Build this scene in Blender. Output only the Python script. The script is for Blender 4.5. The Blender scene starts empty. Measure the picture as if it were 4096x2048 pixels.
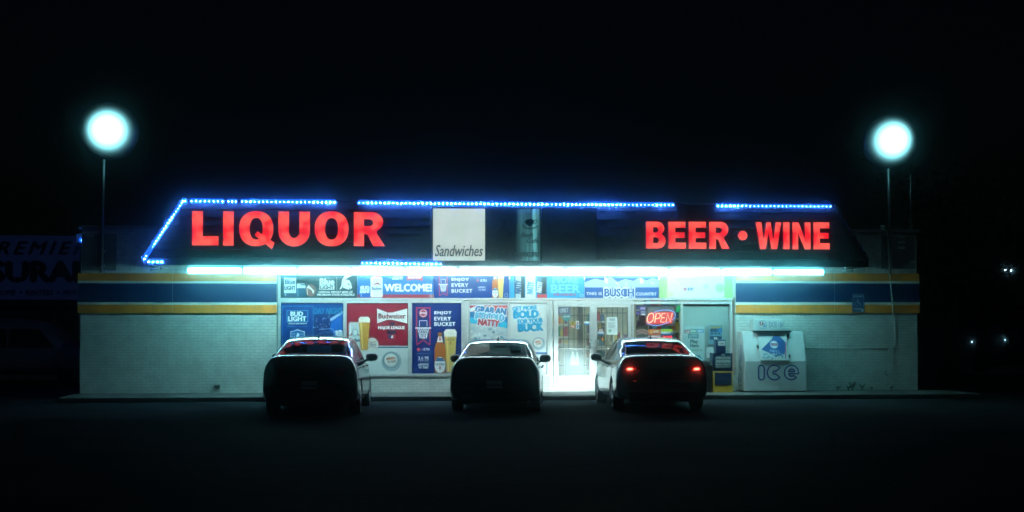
import bpy, bmesh, math, random
from mathutils import Vector, Matrix

random.seed(7)
C = bpy.context.scene.collection
SC = bpy.context.scene
R_ = math.radians

# ------------------------------------------------------------------ camera, sky, exposure
F_PX = 6640.0                     # focal length in photograph pixels (4096 wide)
YAW, PITCH, CAM_H, CAM_D = R_(5.6), R_(2.12), 1.9, 40.0
EYE = Vector((-CAM_D * math.sin(YAW), -CAM_D * math.cos(YAW), CAM_H))
cam_data = bpy.data.cameras.new("camera")
cam_data.sensor_width = 36.0
cam_data.lens = 36.0 * F_PX / 4096.0
cam_data.clip_end = 2000.0
cam = bpy.data.objects.new("camera", cam_data)
cam.location = EYE
cam.rotation_euler = (math.pi / 2 + PITCH, 0.0, -YAW)
C.objects.link(cam)
SC.camera = cam

world = bpy.data.worlds.new("World")
SC.world = world
world.use_nodes = True
wn = world.node_tree
wbg = wn.nodes["Background"]
sky = wn.nodes.new("ShaderNodeTexSky")
sky.sky_type = 'NISHITA'
sky.sun_disc = False
sky.sun_elevation = R_(2.0)
sky.sun_rotation = R_(180.0)
tint = wn.nodes.new("ShaderNodeMix")
tint.data_type = 'RGBA'
tint.blend_type = 'MULTIPLY'
tint.inputs[0].default_value = 1.0
tint.inputs[7].default_value = (0.35, 0.7, 1.6, 1)
wn.links.new(sky.outputs[0], tint.inputs[6])
wn.links.new(tint.outputs[2], wbg.inputs[0])
wbg.inputs[1].default_value = 0.0007           # night: the sky turned almost off

faint_fill_data = bpy.data.lights.new("faint_fill", 'SUN')       # a trace of added fill light from behind the camera
faint_fill_data.energy = 0.03
faint_fill_data.angle = R_(0.5)
faint_fill_data.color = (0.55, 0.85, 1.0)
faint_fill = bpy.data.objects.new("faint_fill", faint_fill_data)
faint_fill.rotation_euler = (R_(52), 0, R_(28))
C.objects.link(faint_fill)

SC.view_settings.view_transform = 'Standard'
SC.view_settings.look = 'None'
SC.view_settings.exposure = 0.0
SC.view_settings.gamma = 1.0
SC.view_settings.use_curve_mapping = False
SC.render.engine = 'CYCLES'
cy = SC.cycles
cy.use_denoising = True
try:
    cy.denoiser = 'OPENIMAGEDENOISE'
    cy.denoising_input_passes = 'RGB_ALBEDO_NORMAL'
except Exception:
    pass
cy.max_bounces = 7
cy.diffuse_bounces = 3
cy.glossy_bounces = 4
cy.transparent_max_bounces = 16
cy.volume_bounces = 2
cy.sample_clamp_indirect = 8.0
cy.use_light_tree = True

# ------------------------------------------------------------------ picture point -> place on a real plane
FW = Vector((math.sin(YAW) * math.cos(PITCH), math.cos(YAW) * math.cos(PITCH), math.sin(PITCH)))
RT = Vector((math.cos(YAW), -math.sin(YAW), 0))
UP = Vector((-math.sin(YAW) * math.sin(PITCH), -math.cos(YAW) * math.sin(PITCH), math.cos(PITCH)))


def ray(px, py):
    return FW + RT * ((px - 2048.0) / F_PX) + UP * ((1024.0 - py) / F_PX)


def P(px, py, y=0.0):
    """surveyed point on the upright plane Y = y"""
    d = ray(px, py)
    return EYE + d * ((y - EYE.y) / d.y)


def G(px, py, z=0.0):
    d = ray(px, py)
    return EYE + d * ((z - EYE.z) / d.z)


def PD(px, py, dist):
    """point at a horizontal distance along the view axis"""
    d = ray(px, py)
    return EYE + d * (dist / (d.dot(Vector((math.sin(YAW), math.cos(YAW), 0)))))


# ------------------------------------------------------------------ materials
MATS = {}


def hx(h):
    h = h.lstrip('#')
    o = []
    for i in (0, 2, 4):
        c = int(h[i:i + 2], 16) / 255.0
        o.append(c / 12.92 if c <= 0.04045 else ((c + 0.055) / 1.055) ** 2.4)
    return tuple(o)


def mat(name, col, rough=0.6, metal=0.0, spec=0.5, noise=0.0, nscale=20.0, bump=0.0, bscale=60.0, coat=0.0, streak=False):
    if name in MATS:
        return MATS[name]
    m = bpy.data.materials.new(name)
    m.use_nodes = True
    nt = m.node_tree
    b = nt.nodes["Principled BSDF"]
    if isinstance(col, str):
        col = hx(col)
    b.inputs["Base Color"].default_value = (*col, 1)
    b.inputs["Roughness"].default_value = rough
    b.inputs["Metallic"].default_value = metal
    b.inputs["Specular IOR Level"].default_value = spec
    b.inputs["Coat Weight"].default_value = coat
    b.inputs["Coat Roughness"].default_value = 0.03
    tc = None
    if noise > 0 or bump > 0:
        tc = nt.nodes.new("ShaderNodeNewGeometry")
        mp = nt.nodes.new("ShaderNodeMapping")
        nt.links.new(tc.outputs["Position"], mp.inputs[0])
        if streak:
            mp.inputs["Scale"].default_value = (1, 1, 0.12)
    if noise > 0:
        n = nt.nodes.new("ShaderNodeTexNoise")
        n.inputs["Scale"].default_value = nscale
        n.inputs["Detail"].default_value = 6
        n.inputs["Roughness"].default_value = 0.65
        nt.links.new(mp.outputs[0], n.inputs["Vector"])
        r = nt.nodes.new("ShaderNodeMapRange")
        r.inputs["From Min"].default_value = 0.3
        r.inputs["From Max"].default_value = 0.7
        r.inputs["To Min"].default_value = 1.0 - noise
        r.inputs["To Max"].default_value = 1.0 + noise * 0.6
        nt.links.new(n.outputs[0], r.inputs[0])
        mx = nt.nodes.new("ShaderNodeMix")
        mx.data_type = 'RGBA'
        mx.blend_type = 'MULTIPLY'
        mx.inputs[0].default_value = 1.0
        mx.inputs[6].default_value = (*col, 1)
        nt.links.new(r.outputs[0], mx.inputs[7])
        nt.links.new(mx.outputs[2], b.inputs["Base Color"])
    if bump > 0:
        n2 = nt.nodes.new("ShaderNodeTexNoise")
        n2.inputs["Scale"].default_value = bscale
        n2.inputs["Detail"].default_value = 4
        nt.links.new(tc.outputs["Position"], n2.inputs["Vector"])
        bp = nt.nodes.new("ShaderNodeBump")
        bp.inputs["Strength"].default_value = bump
        bp.inputs["Distance"].default_value = 0.01
        nt.links.new(n2.outputs[0], bp.inputs["Height"])
        nt.links.new(bp.outputs[0], b.inputs["Normal"])
    MATS[name] = m
    return m


def pr(h):
    """printed ink of a given colour"""
    return mat("print_" + h.lstrip('#'), h, rough=0.5, spec=0.3)


def emit(name, col, strength, mottle=None, mscale=9.0, base=(0.05, 0.05, 0.05)):
    if name in MATS:
        return MATS[name]
    m = bpy.data.materials.new(name)
    m.use_nodes = True
    nt = m.node_tree
    b = nt.nodes["Principled BSDF"]
    b.inputs["Base Color"].default_value = (*base, 1)
    b.inputs["Roughness"].default_value = 0.4
    b.inputs["Emission Color"].default_value = (*col, 1)
    b.inputs["Emission Strength"].default_value = strength
    if mottle:
        tc = nt.nodes.new("ShaderNodeTexCoord")
        n = nt.nodes.new("ShaderNodeTexNoise")
        n.inputs["Scale"].default_value = mscale
        n.inputs["Detail"].default_value = 1.5
        nt.links.new(tc.outputs["Object"], n.inputs["Vector"])
        r = nt.nodes.new("ShaderNodeMapRange")
        r.inputs["From Min"].default_value = 0.40
        r.inputs["From Max"].default_value = 0.62
        nt.links.new(n.outputs[0], r.inputs[0])
        mx = nt.nodes.new("ShaderNodeMix")
        mx.data_type = 'RGBA'
        mx.inputs[6].default_value = (*col, 1)
        mx.inputs[7].default_value = (*mottle, 1)
        nt.links.new(r.outputs[0], mx.inputs[0])
        nt.links.new(mx.outputs[2], b.inputs["Emission Color"])
    MATS[name] = m
    return m


def glass(name, trans, ior=1.45, rough=0.0, dust=0.0):
    if name in MATS:
        return MATS[name]
    m = bpy.data.materials.new(name)
    m.use_nodes = True
    nt = m.node_tree
    nt.nodes.remove(nt.nodes["Principled BSDF"])
    out = nt.nodes["Material Output"]
    t = nt.nodes.new("ShaderNodeBsdfTransparent")
    t.inputs[0].default_value = (*trans, 1)
    g = nt.nodes.new("ShaderNodeBsdfGlossy")
    g.inputs["Roughness"].default_value = rough
    f = nt.nodes.new("ShaderNodeFresnel")
    ge = nt.nodes.new("ShaderNodeNewGeometry")               # same reflectance from either side of the thin pane
    io = nt.nodes.new("ShaderNodeMix")
    io.inputs[2].default_value = ior
    io.inputs[3].default_value = 1.0 / ior
    nt.links.new(ge.outputs["Backfacing"], io.inputs[0])
    nt.links.new(io.outputs[0], f.inputs[0])
    mx = nt.nodes.new("ShaderNodeMixShader")
    nt.links.new(f.outputs[0], mx.inputs[0])
    nt.links.new(t.outputs[0], mx.inputs[1])
    nt.links.new(g.outputs[0], mx.inputs[2])
    res = mx
    if dust:
        df = nt.nodes.new("ShaderNodeBsdfDiffuse")
        df.inputs[0].default_value = (.7, .7, .7, 1)
        m2_ = nt.nodes.new("ShaderNodeMixShader")
        m2_.inputs[0].default_value = dust
        nt.links.new(mx.outputs[0], m2_.inputs[1])
        nt.links.new(df.outputs[0], m2_.inputs[2])
        res = m2_
    nt.links.new(res.outputs[0], out.inputs[0])
    MATS[name] = m
    return m


M_BRICK = mat("white_painted_brick", (0.68, 0.70, 0.66), 0.75, noise=0.24, nscale=3.4, bump=0.25, bscale=90)
M_PARA = mat("weathered_pale_brick", (0.66, 0.68, 0.66), 0.85, noise=0.35, nscale=6.0, bump=0.4, bscale=70)
M_CORE = mat("painted_mortar", (0.46, 0.47, 0.45), 0.85, noise=0.15, nscale=8.0)
M_PATCH = mat("grey_patch_paint", (0.22, 0.23, 0.22), 0.85, noise=0.25, nscale=4.0)
M_YEL = mat("yellow_fascia_paint", (0.92, 0.295, 0.045), 0.5, noise=0.20, nscale=3.5, streak=True)
M_WHT = mat("white_fascia_paint", (0.74, 0.74, 0.70), 0.5, noise=0.08, nscale=3.0)
M_BLU = mat("blue_fascia_paint", (0.004, 0.034, 0.115), 0.45, noise=0.20, nscale=3.5, streak=True)
M_FRAME = mat("aluminium_frame", (0.62, 0.64, 0.63), 0.42, metal=0.25, noise=0.08, nscale=14)
M_SHAKE = mat("dark_wood_shake", (0.035, 0.030, 0.028), 0.75, noise=0.5, nscale=9, bump=0.5, bscale=40)
M_ROOF = mat("roof_felt", (0.018, 0.018, 0.02), 0.9)
M_SOFFIT = mat("soffit_board", (0.62, 0.64, 0.60), 0.6, noise=0.12, nscale=4)
M_CONC = mat("pavement_concrete", (0.15, 0.15, 0.145), 0.9, noise=0.35, nscale=3.0, bump=0.3, bscale=50)
M_METAL = mat("galvanised_metal", (0.40, 0.42, 0.42), 0.4, metal=0.7, noise=0.2, nscale=12)
M_DARKM = mat("dark_metal", (0.03, 0.032, 0.035), 0.45, metal=0.3)
M_BLACK = mat("black_plastic", (0.010, 0.010, 0.011), 0.45)
M_RUBBER = mat("tyre_rubber", (0.012, 0.012, 0.012), 0.8)
M_PLASTIC = mat("white_plastic", (0.70, 0.72, 0.70), 0.35)
M_GLASS = glass("window_glass", (0.90, 0.94, 0.93))
M_DOORGLASS = glass("dusty_door_glass", (0.90, 0.94, 0.93), rough=.42, dust=.05)
M_CARGLASS = glass("car_glass", (0.30, 0.35, 0.35))
M_DARKGLASS = glass("tinted_car_glass", (0.05, 0.06, 0.065))
M_CHROME = mat("chrome", (0.7, 0.72, 0.72), 0.12, metal=1.0)
M_TUBE = emit("fluorescent_tube", (0.70, 0.97, 0.97), 76.0)
M_TUBE_MID = emit("fluorescent_tube_aged", (0.54, 0.95, 0.98), 76.0)
M_TUBE_COOL = emit("fluorescent_tube_cool", (0.32, 0.94, 1.0), 76.0)
M_TUBE_END = emit("fluorescent_tube_weak", (0.22, 0.92, 1.0), 46.0)


def tube_bloom(m, peak):
    """the diffuser is brightest along its tube and dims towards its edges and the tube's ends"""
    nt = m.node_tree
    tc = nt.nodes.new("ShaderNodeTexCoord")
    sx = nt.nodes.new("ShaderNodeSeparateXYZ")
    nt.links.new(tc.outputs["Generated"], sx.inputs[0])

    def op(kind, a, b_=None):
        n = nt.nodes.new("ShaderNodeMath")
        n.operation = kind
        for i, q in enumerate((a, b_)):
            if q is None:
                continue
            if isinstance(q, (int, float)):
                n.inputs[i].default_value = q
            else:
                nt.links.new(q, n.inputs[i])
        return n.outputs[0]
    z = op('DIVIDE', op('SUBTRACT', sx.outputs[2], .40), .235)
    x = op('POWER', op('ABSOLUTE', op('MULTIPLY', op('SUBTRACT', sx.outputs[0], .5), 2.0)), 14.0)
    g = op('MULTIPLY', op('EXPONENT', op('MULTIPLY', op('MULTIPLY', z, z), -1.0)), op('SUBTRACT', 1.0, op('MULTIPLY', x, .8)))
    nt.links.new(op('MULTIPLY', g, peak), nt.nodes["Principled BSDF"].inputs["Emission Strength"])


for m_, pk in ((M_TUBE, 80.0), (M_TUBE_MID, 88.0), (M_TUBE_COOL, 104.0), (M_TUBE_END, 62.0)):
    tube_bloom(m_, pk)
M_LED = emit("blue_led", (0.06, 0.21, 1.0), 360.0)
M_LED2 = emit("blue_led_bright", (0.06, 0.21, 1.0), 680.0)
M_LED3 = emit("blue_led_worn", (0.06, 0.21, 1.0), 160.0)
M_RED = emit("red_letter_face", (0.74, 0.010, 0.022), 1.40, mottle=(0.92, 0.10, 0.075), mscale=4.2)
M_REDSIDE = mat("letter_return", (0.10, 0.008, 0.010), 0.5)


# ------------------------------------------------------------------ object helpers
def link(name, me, parent=None):
    o = bpy.data.objects.new(name, me)
    C.objects.link(o)
    if parent is not None:
        o.parent = parent
    return o


def thing(name, label, cat, loc=(0, 0, 0), rz=0.0, group=None):
    o = bpy.data.objects.new(name, None)
    C.objects.link(o)
    o.empty_display_size = 0.2
    o.location = loc
    o.rotation_euler = (0, 0, rz)
    o['label'] = label
    o['category'] = cat
    if group:
        o['group'] = group
    return o


def tag(o, label, cat, group=None, kind=None):
    if label:
        o['label'] = label
    if cat:
        o['category'] = cat
    if group:
        o['group'] = group
    if kind:
        o['kind'] = kind
    return o


def struct(o):
    o['kind'] = 'structure'
    return o


def mesh(name, verts, faces, mats, fm=None, smooth=False):
    me = bpy.data.meshes.new(name)
    me.from_pydata([tuple(v) for v in verts], [], faces)
    if not isinstance(mats, (list, tuple)):
        mats = [mats]
    for m in mats:
        me.materials.append(m)
    if fm:
        me.polygons.foreach_set("material_index", fm)
    if smooth:
        me.polygons.foreach_set("use_smooth", [True] * len(me.polygons))
    me.update()
    return me


class MB:
    """collects solids into one mesh"""

    def __init__(self):
        self.v, self.f, self.m, self.mats = [], [], [], []

    def mi(self, m):
        if m not in self.mats:
            self.mats.append(m)
        return self.mats.index(m)

    def add(self, verts, faces, m):
        k = len(self.v)
        i = self.mi(m)
        self.v += [tuple(v) for v in verts]
        for f in faces:
            self.f.append(tuple(k + a for a in f))
            self.m.append(i)

    def box(self, x0, x1, y0, y1, z0, z1, m):
        v = [(x0, y0, z0), (x1, y0, z0), (x1, y1, z0), (x0, y1, z0), (x0, y0, z1), (x1, y0, z1), (x1, y1, z1), (x0, y1, z1)]
        self.add(v, BOXF, m)

    def tube(self, pts, r, m, n=8, cap=True):
        pts = [Vector(p) for p in pts]
        rings = []
        for i, p in enumerate(pts):
            a = pts[max(i - 1, 0)]
            b = pts[min(i + 1, len(pts) - 1)]
            t = (b - a).normalized()
            h = Vector((0, 0, 1)) if abs(t.z) < 0.9 else Vector((1, 0, 0))
            u = t.cross(h).normalized()
            w = t.cross(u)
            rr = r[i] if isinstance(r, (list, tuple)) else r
            rings.append([p + (u * math.cos(2 * math.pi * k / n) + w * math.sin(2 * math.pi * k / n)) * rr for k in range(n)])
        v = [q for ring in rings for q in ring]
        f = []
        for i in range(len(rings) - 1):
            for k in range(n):
                f.append((i * n + k, i * n + (k + 1) % n, (i + 1) * n + (k + 1) % n, (i + 1) * n + k))
        if cap:
            f.append(tuple(range(n - 1, -1, -1)))
            f.append(tuple((len(rings) - 1) * n + k for k in range(n)))
        self.add(v, f, m)

    def lathe(self, prof, axis, m, n=20, origin=(0, 0, 0)):
        """prof: (along axis, radius)"""
        o = Vector(origin)
        t = Vector(axis).normalized()
        h = Vector((0, 0, 1)) if abs(t.z) < 0.9 else Vector((1, 0, 0))
        u = t.cross(h).normalized()
        w = t.cross(u)
        v = []
        for a, r in prof:
            for k in range(n):
                an = 2 * math.pi * k / n
                v.append(o + t * a + (u * math.cos(an) + w * math.sin(an)) * max(r, 0.0005))
        f = []
        for i in range(len(prof) - 1):
            for k in range(n):
                f.append((i * n + k, i * n + (k + 1) % n, (i + 1) * n + (k + 1) % n, (i + 1) * n + k))
        f.append(tuple(range(n - 1, -1, -1)))
        f.append(tuple((len(prof) - 1) * n + k for k in range(n)))
        self.add(v, f, m)

    def build(self, name, parent=None, smooth=False):
        return link(name, mesh(name, self.v, self.f, self.mats, self.m, smooth), parent)


BOXF = [(0, 3, 2, 1), (4, 5, 6, 7), (0, 1, 5, 4), (1, 2, 6, 5), (2, 3, 7, 6), (3, 0, 4, 7)]


def bx(name, x0, x1, y0, y1, z0, z1, m, parent=None):
    b = MB()
    b.box(x0, x1, y0, y1, z0, z1, m)
    return b.build(name, parent)


def pbox(name, px0, px1, py0, py1, yf, yb, m, parent=None):
    """box whose front face at Y = yf covers the surveyed rectangle"""
    cx, cyy = (px0 + px1) / 2, (py0 + py1) / 2
    return bx(name, P(px0, cyy, yf).x, P(px1, cyy, yf).x, yf, yb, P(cx, py1, yf).z, P(cx, py0, yf).z, m, parent)


def rounded(o, width=0.004, seg=2):
    b = o.modifiers.new("soft_edge", 'BEVEL')
    b.width = width
    b.segments = seg
    b.limit_method = 'ANGLE'
    return o


# ------------------------------------------------------------------ lettering (built-in typeface turned into mesh)
GLYPH = {}


def glyphs(s, shear=0.0, space=1.0):
    k = (s, shear, space)
    if k not in GLYPH:
        cu = bpy.data.curves.new("lettering", 'FONT')
        cu.body = s
        cu.shear = shear
        cu.space_character = space
        cu.resolution_u = 2
        o = bpy.data.objects.new("lettering", cu)
        me = bpy.data.meshes.new_from_object(o)
        v = [(a.co.x, a.co.y) for a in me.vertices]
        f = [tuple(p.vertices) for p in me.polygons]
        bpy.data.objects.remove(o)
        bpy.data.curves.remove(cu)
        bpy.data.meshes.remove(me)
        GLYPH[k] = (v, f)
    return GLYPH[k]


class Pic:
    """flat print on the plane Y = y, drawn in survey coordinates; each layer stands a hair proud of the one below"""

    def __init__(self, y):
        self.y, self.k, self.mb, self.words = y, 0, MB(), []

    def poly(self, pts, m):
        yy = self.y - 0.0008 * self.k
        self.k += 1
        v = [P(a, b, yy) for a, b in pts]
        self.mb.add(v, [tuple(range(len(v)))], m if not isinstance(m, str) else pr(m))

    def rect(self, x0, x1, y0, y1, m):
        self.poly([(x0, y1), (x1, y1), (x1, y0), (x0, y0)], m)

    def ell(self, cx, cyy, rx, ry, m, n=28):
        self.poly([(cx + rx * math.cos(-2 * math.pi * i / n), cyy + ry * math.sin(-2 * math.pi * i / n)) for i in range(n)][::1], m)

    def line(self, pts, w, m):
        for (a, b), (c, d) in zip(pts, pts[1:]):
            L = math.hypot(c - a, d - b) or 1
            nx, ny = -(d - b) / L * w / 2, (c - a) / L * w / 2
            self.poly([(a - nx, b - ny), (a + nx, b + ny), (c + nx, d + ny), (c - nx, d - ny)], m)

    def text(self, s, x0, x1, y0, y1, m, bold=0.0, shear=0.0, rot=0.0, space=1.0, arc=0.0):
        v, f = glyphs(s, shear, space)
        if not v:
            return
        ax, bx_ = min(a for a, _ in v), max(a for a, _ in v)
        ay, by_ = min(b for _, b in v), max(b for _, b in v)
        cx, cyy = (x0 + x1) / 2, (y0 + y1) / 2
        ca, sa = math.cos(rot), math.sin(rot)
        offs = [(0, 0)]
        if bold:
            h = (y1 - y0) * bold
            offs = [(-h, 0), (h, 0), (0, -h * 0.7), (0, h * 0.7)]
        mm = m if not isinstance(m, str) else pr(m)
        pad = (y1 - y0) * bold
        wd = MB()
        self.words.append(wd)
        for ox, oy in offs:
            yy = self.y - 0.0008 * self.k
            self.k += 0.35
            out = []
            for a, b in v:
                qx = x0 + pad + (a - ax) / (bx_ - ax) * (x1 - x0 - 2 * pad) + ox
                qy = y1 - (b - ay) / (by_ - ay) * (y1 - y0) + oy
                if arc:
                    t = (qx - cx) / ((x1 - x0) / 2)
                    qy += arc * t * t
                dx, dy = qx - cx, qy - cyy
                out.append(P(cx + dx * ca - dy * sa, cyy + dx * sa + dy * ca, yy))
            wd.add(out, f, mm)
        self.k += 0.5

    def build(self, name, parent=None):
        def fix(o):
            if parent is not None:
                o.matrix_parent_inverse = Matrix.Translation(-parent.location)
            return o
        if name == 'lettering' and len(self.words) > 0:
            for part in self.words:                       # each word a part of its own
                last = fix(part.build('lettering', parent))
            if self.mb.v:
                fix(self.mb.build('print_block', parent))
            return last
        if name == 'dot_print':
            b = self.mb
            for f, m in zip(b.f, b.m):
                q = MB()
                q.add([b.v[i] for i in f], [tuple(range(len(f)))], b.mats[m])
                last = fix(q.build('printed_dot', parent))
            return last
        for part in self.words:
            k = len(self.mb.v)
            for f, m in zip(part.f, part.m):
                self.mb.f.append(tuple(k + i for i in f))
                self.mb.m.append(self.mb.mi(part.mats[m]))
            self.mb.v += part.v
        return fix(self.mb.build(name, parent))


def board(name, label, cat, x0, x1, y0, y1, yf, thick, m, group=None):
    """a printed panel: a thin board with the print as its parts"""
    o = pbox(name, x0, x1, y0, y1, yf, yf + thick, m if not isinstance(m, str) else pr(m))
    return tag(o, label, cat, group)


def can(pic, x0, x1, y0, y1, col, label_col=None, text=None, tcol='f2f2f0', top='c8ccd0'):
    w = x1 - x0
    h = y1 - y0
    pic.poly([(x0, y1 - h * .05), (x0 + w * .08, y1), (x1 - w * .08, y1), (x1, y1 - h * .05), (x1, y0 + h * .12), (x1 - w * .14, y0), (x0 + w * .14, y0), (x0, y0 + h * .12)], col)
    pic.rect(x0 + w * .14, x1 - w * .14, y0, y0 + h * .05, top)
    pic.rect(x0 + w * .08, x0 + w * .2, y0 + h * .14, y1 - h * .06, label_col or 'dfe6ee')
    if text:
        pic.text(text, x0 + w * .1, x1 - w * .06, y0 + h * .45, y0 + h * .65, tcol, bold=.05)


def beer_glass(pic, x0, x1, y0, y1, amber='d79a3c'):
    w = x1 - x0
    pic.poly([(x0 + w * .2, y1), (x1 - w * .2, y1), (x1, y0 + 8), (x0, y0 + 8)], amber)
    pic.poly([(x0 + w * .30, y1 - 4), (x0 + w * .42, y1 - 4), (x0 + w * .3, y0 + 22), (x0 + w * .14, y0 + 22)], 'eec476')
    h = (y1 - y0) * .17
    pic.poly([(x0 + w * .02, y0 + h), (x1 - w * .02, y0 + h), (x1, y0 + h * .4), (x1 - w * .15, y0), (x0 + w * .15, y0), (x0, y0 + h * .4)], 'f4efe2')


def cap(pic, cx, cyy, r):
    n = 42
    pic.poly([(cx + (r if i % 2 else r * .92) * math.cos(-2 * math.pi * i / n), cyy + (r if i % 2 else r * .92) * math.sin(-2 * math.pi * i / n)) for i in range(n)], '7e8f98')
    pic.ell(cx, cyy, r * .84, r * .84, 'b9c4c8')
    pic.ell(cx - r * .05, cyy - r * .05, r * .74, r * .74, 'e6e8e6')
    pic.text('#BEERS', cx - r * .6, cx + r * .5, cyy - r * .36, cyy - r * .04, 'd8702c', bold=.05, rot=-.12)
    pic.text('TO THAT', cx - r * .45, cx + r * .6, cyy + r * .02, cyy + r * .30, '9a6a4a', bold=.05, rot=-.12)


def bottle(pic, x0, x1, y0, y1):
    w = x1 - x0
    h = y1 - y0
    cx = (x0 + x1) / 2
    prof = [(.5, 0), (.5, .55), (.42, .68), (.24, .78), (.17, .88), (.16, .97), (.2, .975), (.2, 1.0)]
    pts = [(cx + a * w, y1 - b * h) for a, b in prof] + [(cx - a * w, y1 - b * h) for a, b in reversed(prof)]
    pic.poly([(cx - .45 * w, y1)] + [(cx + .45 * w, y1)] + pts[1:-1], 'b8642a')
    pic.rect(cx - .2 * w, cx + .2 * w, y0, y0 + h * .07, '9a6030')
    pic.poly([(cx - .26 * w, y1 - .76 * h), (cx + .26 * w, y1 - .76 * h), (cx + .17 * w, y1 - .9 * h), (cx - .17 * w, y1 - .9 * h)], 'e8e8e6')
    pic.rect(cx - .05 * w, cx + .05 * w, y1 - .88 * h, y1 - .8 * h, 'c42a3a')
    pic.ell(cx, y1 - .2 * h, .47 * w, .2 * h, 'e6ebee')
    pic.poly([(cx - .42 * w, y1 - .29 * h), (cx + .42 * w, y1 - .29 * h), (cx + .24 * w, y1 - .375 * h), (cx - .24 * w, y1 - .375 * h)], '2d6ea8')
    pic.text('ULTRA', cx - .4 * w, cx + .4 * w, y1 - .24 * h, y1 - .19 * h, '27486e', bold=.05)
    pic.rect(cx - .06 * w, cx + .06 * w, y1 - .17 * h, y1 - .09 * h, 'c42a3a')


# ================================================================== THE SETTING
Z_PAVE = 0.11
XL, XR = P(320, 1400).x, P(3670, 1400).x

# asphalt lot, as one sheet to the horizon
asph = bpy.data.materials.new("asphalt")
asph.use_nodes = True
nt = asph.node_tree
b = nt.nodes["Principled BSDF"]
tc = nt.nodes.new("ShaderNodeTexCoord")
n1 = nt.nodes.new("ShaderNodeTexNoise")
n1.inputs["Scale"].default_value = 0.35
n1.inputs["Detail"].default_value = 8
n1.inputs["Roughness"].default_value = 0.7
n2 = nt.nodes.new("ShaderNodeTexNoise")
n2.inputs["Scale"].default_value = 16
n2.inputs["Detail"].default_value = 3
vor = nt.nodes.new("ShaderNodeTexVoronoi")
vor.feature = 'DISTANCE_TO_EDGE'
vor.inputs["Scale"].default_value = 0.22
for n in (n1, n2, vor):
    nt.links.new(tc.outputs["Object"], n.inputs["Vector"])
cr = nt.nodes.new("ShaderNodeValToRGB")
cr.color_ramp.elements[0].position = 0.3
cr.color_ramp.elements[0].color = (0.012, 0.016, 0.020, 1)
cr.color_ramp.elements[1].position = 0.72
cr.color_ramp.elements[1].color = (0.046, 0.056, 0.062, 1)
nt.links.new(n1.outputs[0], cr.inputs[0])
crk = nt.nodes.new("ShaderNodeMapRange")
crk.inputs["From Max"].default_value = 0.012
crk.inputs["To Min"].default_value = 0.3
nt.links.new(vor.outputs["Distance"], crk.inputs[0])
mx = nt.nodes.new("ShaderNodeMix")
mx.data_type = 'RGBA'
mx.blend_type = 'MULTIPLY'
mx.inputs[0].default_value = 1.0
nt.links.new(cr.outputs[0], mx.inputs[6])
nt.links.new(crk.outputs[0], mx.inputs[7])
gr = nt.nodes.new("ShaderNodeMix")
gr.data_type = 'RGBA'
gr.blend_type = 'OVERLAY'
gr.inputs[0].default_value = 1.0
gr.clamp_result = False
nt.links.new(mx.outputs[2], gr.inputs[6])
nt.links.new(n2.outputs[0], gr.inputs[7])
nt.links.new(gr.outputs[2], b.inputs["Base Color"])
bp = nt.nodes.new("ShaderNodeBump")
bp.inputs["Strength"].default_value = 0.7
bp.inputs["Distance"].default_value = 0.012
nt.links.new(n2.outputs[0], bp.inputs["Height"])
nt.links.new(bp.outputs[0], b.inputs["Normal"])
b.inputs["Roughness"].default_value = 0.85
b.inputs["Specular IOR Level"].default_value = 0.0012
g = link("parking_lot", mesh("parking_lot", [(-400, -120, 0), (400, -120, 0), (400, 500, 0), (-400, 500, 0)], [(0, 1, 2, 3)], asph))
struct(g)

# pavement in front of the store: slabs with sunk joints, and the kerb
KERB_Y = -1.95
sx0, sx1 = G(232, 1592, Z_PAVE).x, P(3800, 1560, 0).x
pv = struct(bx("pavement", sx0, sx1, KERB_Y + 0.16, 0.3, 0.0, Z_PAVE - 0.012, M_CONC))
kb = struct(bx("kerb", sx0, sx1, KERB_Y, KERB_Y + 0.155, 0.0, Z_PAVE, M_CONC))
rounded(kb, 0.02, 3)
slab_m = [bx_me for bx_me in []]
nslab = 13
for i in range(nslab):
    a = sx0 + (sx1 - sx0) * i / nslab
    c = sx0 + (sx1 - sx0) * (i + 1) / nslab
    s = bx("paving_slab", a + 0.006, c - 0.006, KERB_Y + 0.165, -0.002, Z_PAVE - 0.012, Z_PAVE, M_CONC, pv)

# ================================================================== THE STORE
store = thing("liquor_store", "single storey white brick corner store with dark shake mansard and lit signs", "building", (0, 0, 0))
S0, S1 = P(1112, 1400).x, P(2936, 1400).x              # storefront opening
Z_SILL = P(1500, 1499).z
Z_TRANS_B = P(2048, 1198).z
Z_BAND_T = P(2048, 1090).z
Z_PARA = P(400, 905).z
DEPTH = 13.0
core = MB()
core.box(XL + .01, S0 - .02, 0.012, 0.25, Z_PAVE, Z_PARA - .02, M_CORE)
core.box(S1 + .02, XR - .01, 0.012, 0.25, Z_PAVE, Z_PARA - .02, M_CORE)
core.box(S0 - .019, S1 + .019, 0.012, 0.25, Z_PAVE, Z_SILL - .03, M_CORE)
core.box(S0 - .019, S1 + .019, 0.06, 0.25, P(2048, 1096).z, Z_PARA - .02, M_CORE)
core.box(XL + .012, XL + .25, 0.251, DEPTH, 0.0, Z_PARA - .02, M_CORE)
core.box(XR - .25, XR - .012, 0.251, DEPTH, 0.0, Z_PARA - .02, M_CORE)
core.box(XL + .251, XR - .251, DEPTH - .25, DEPTH, 0.0, Z_PARA - .02, M_CORE)
core.box(XL + .251, XR - .251, 0.251, DEPTH - .251, 3.3, 3.45, M_ROOF)
core.build("wall_core", store)

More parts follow.
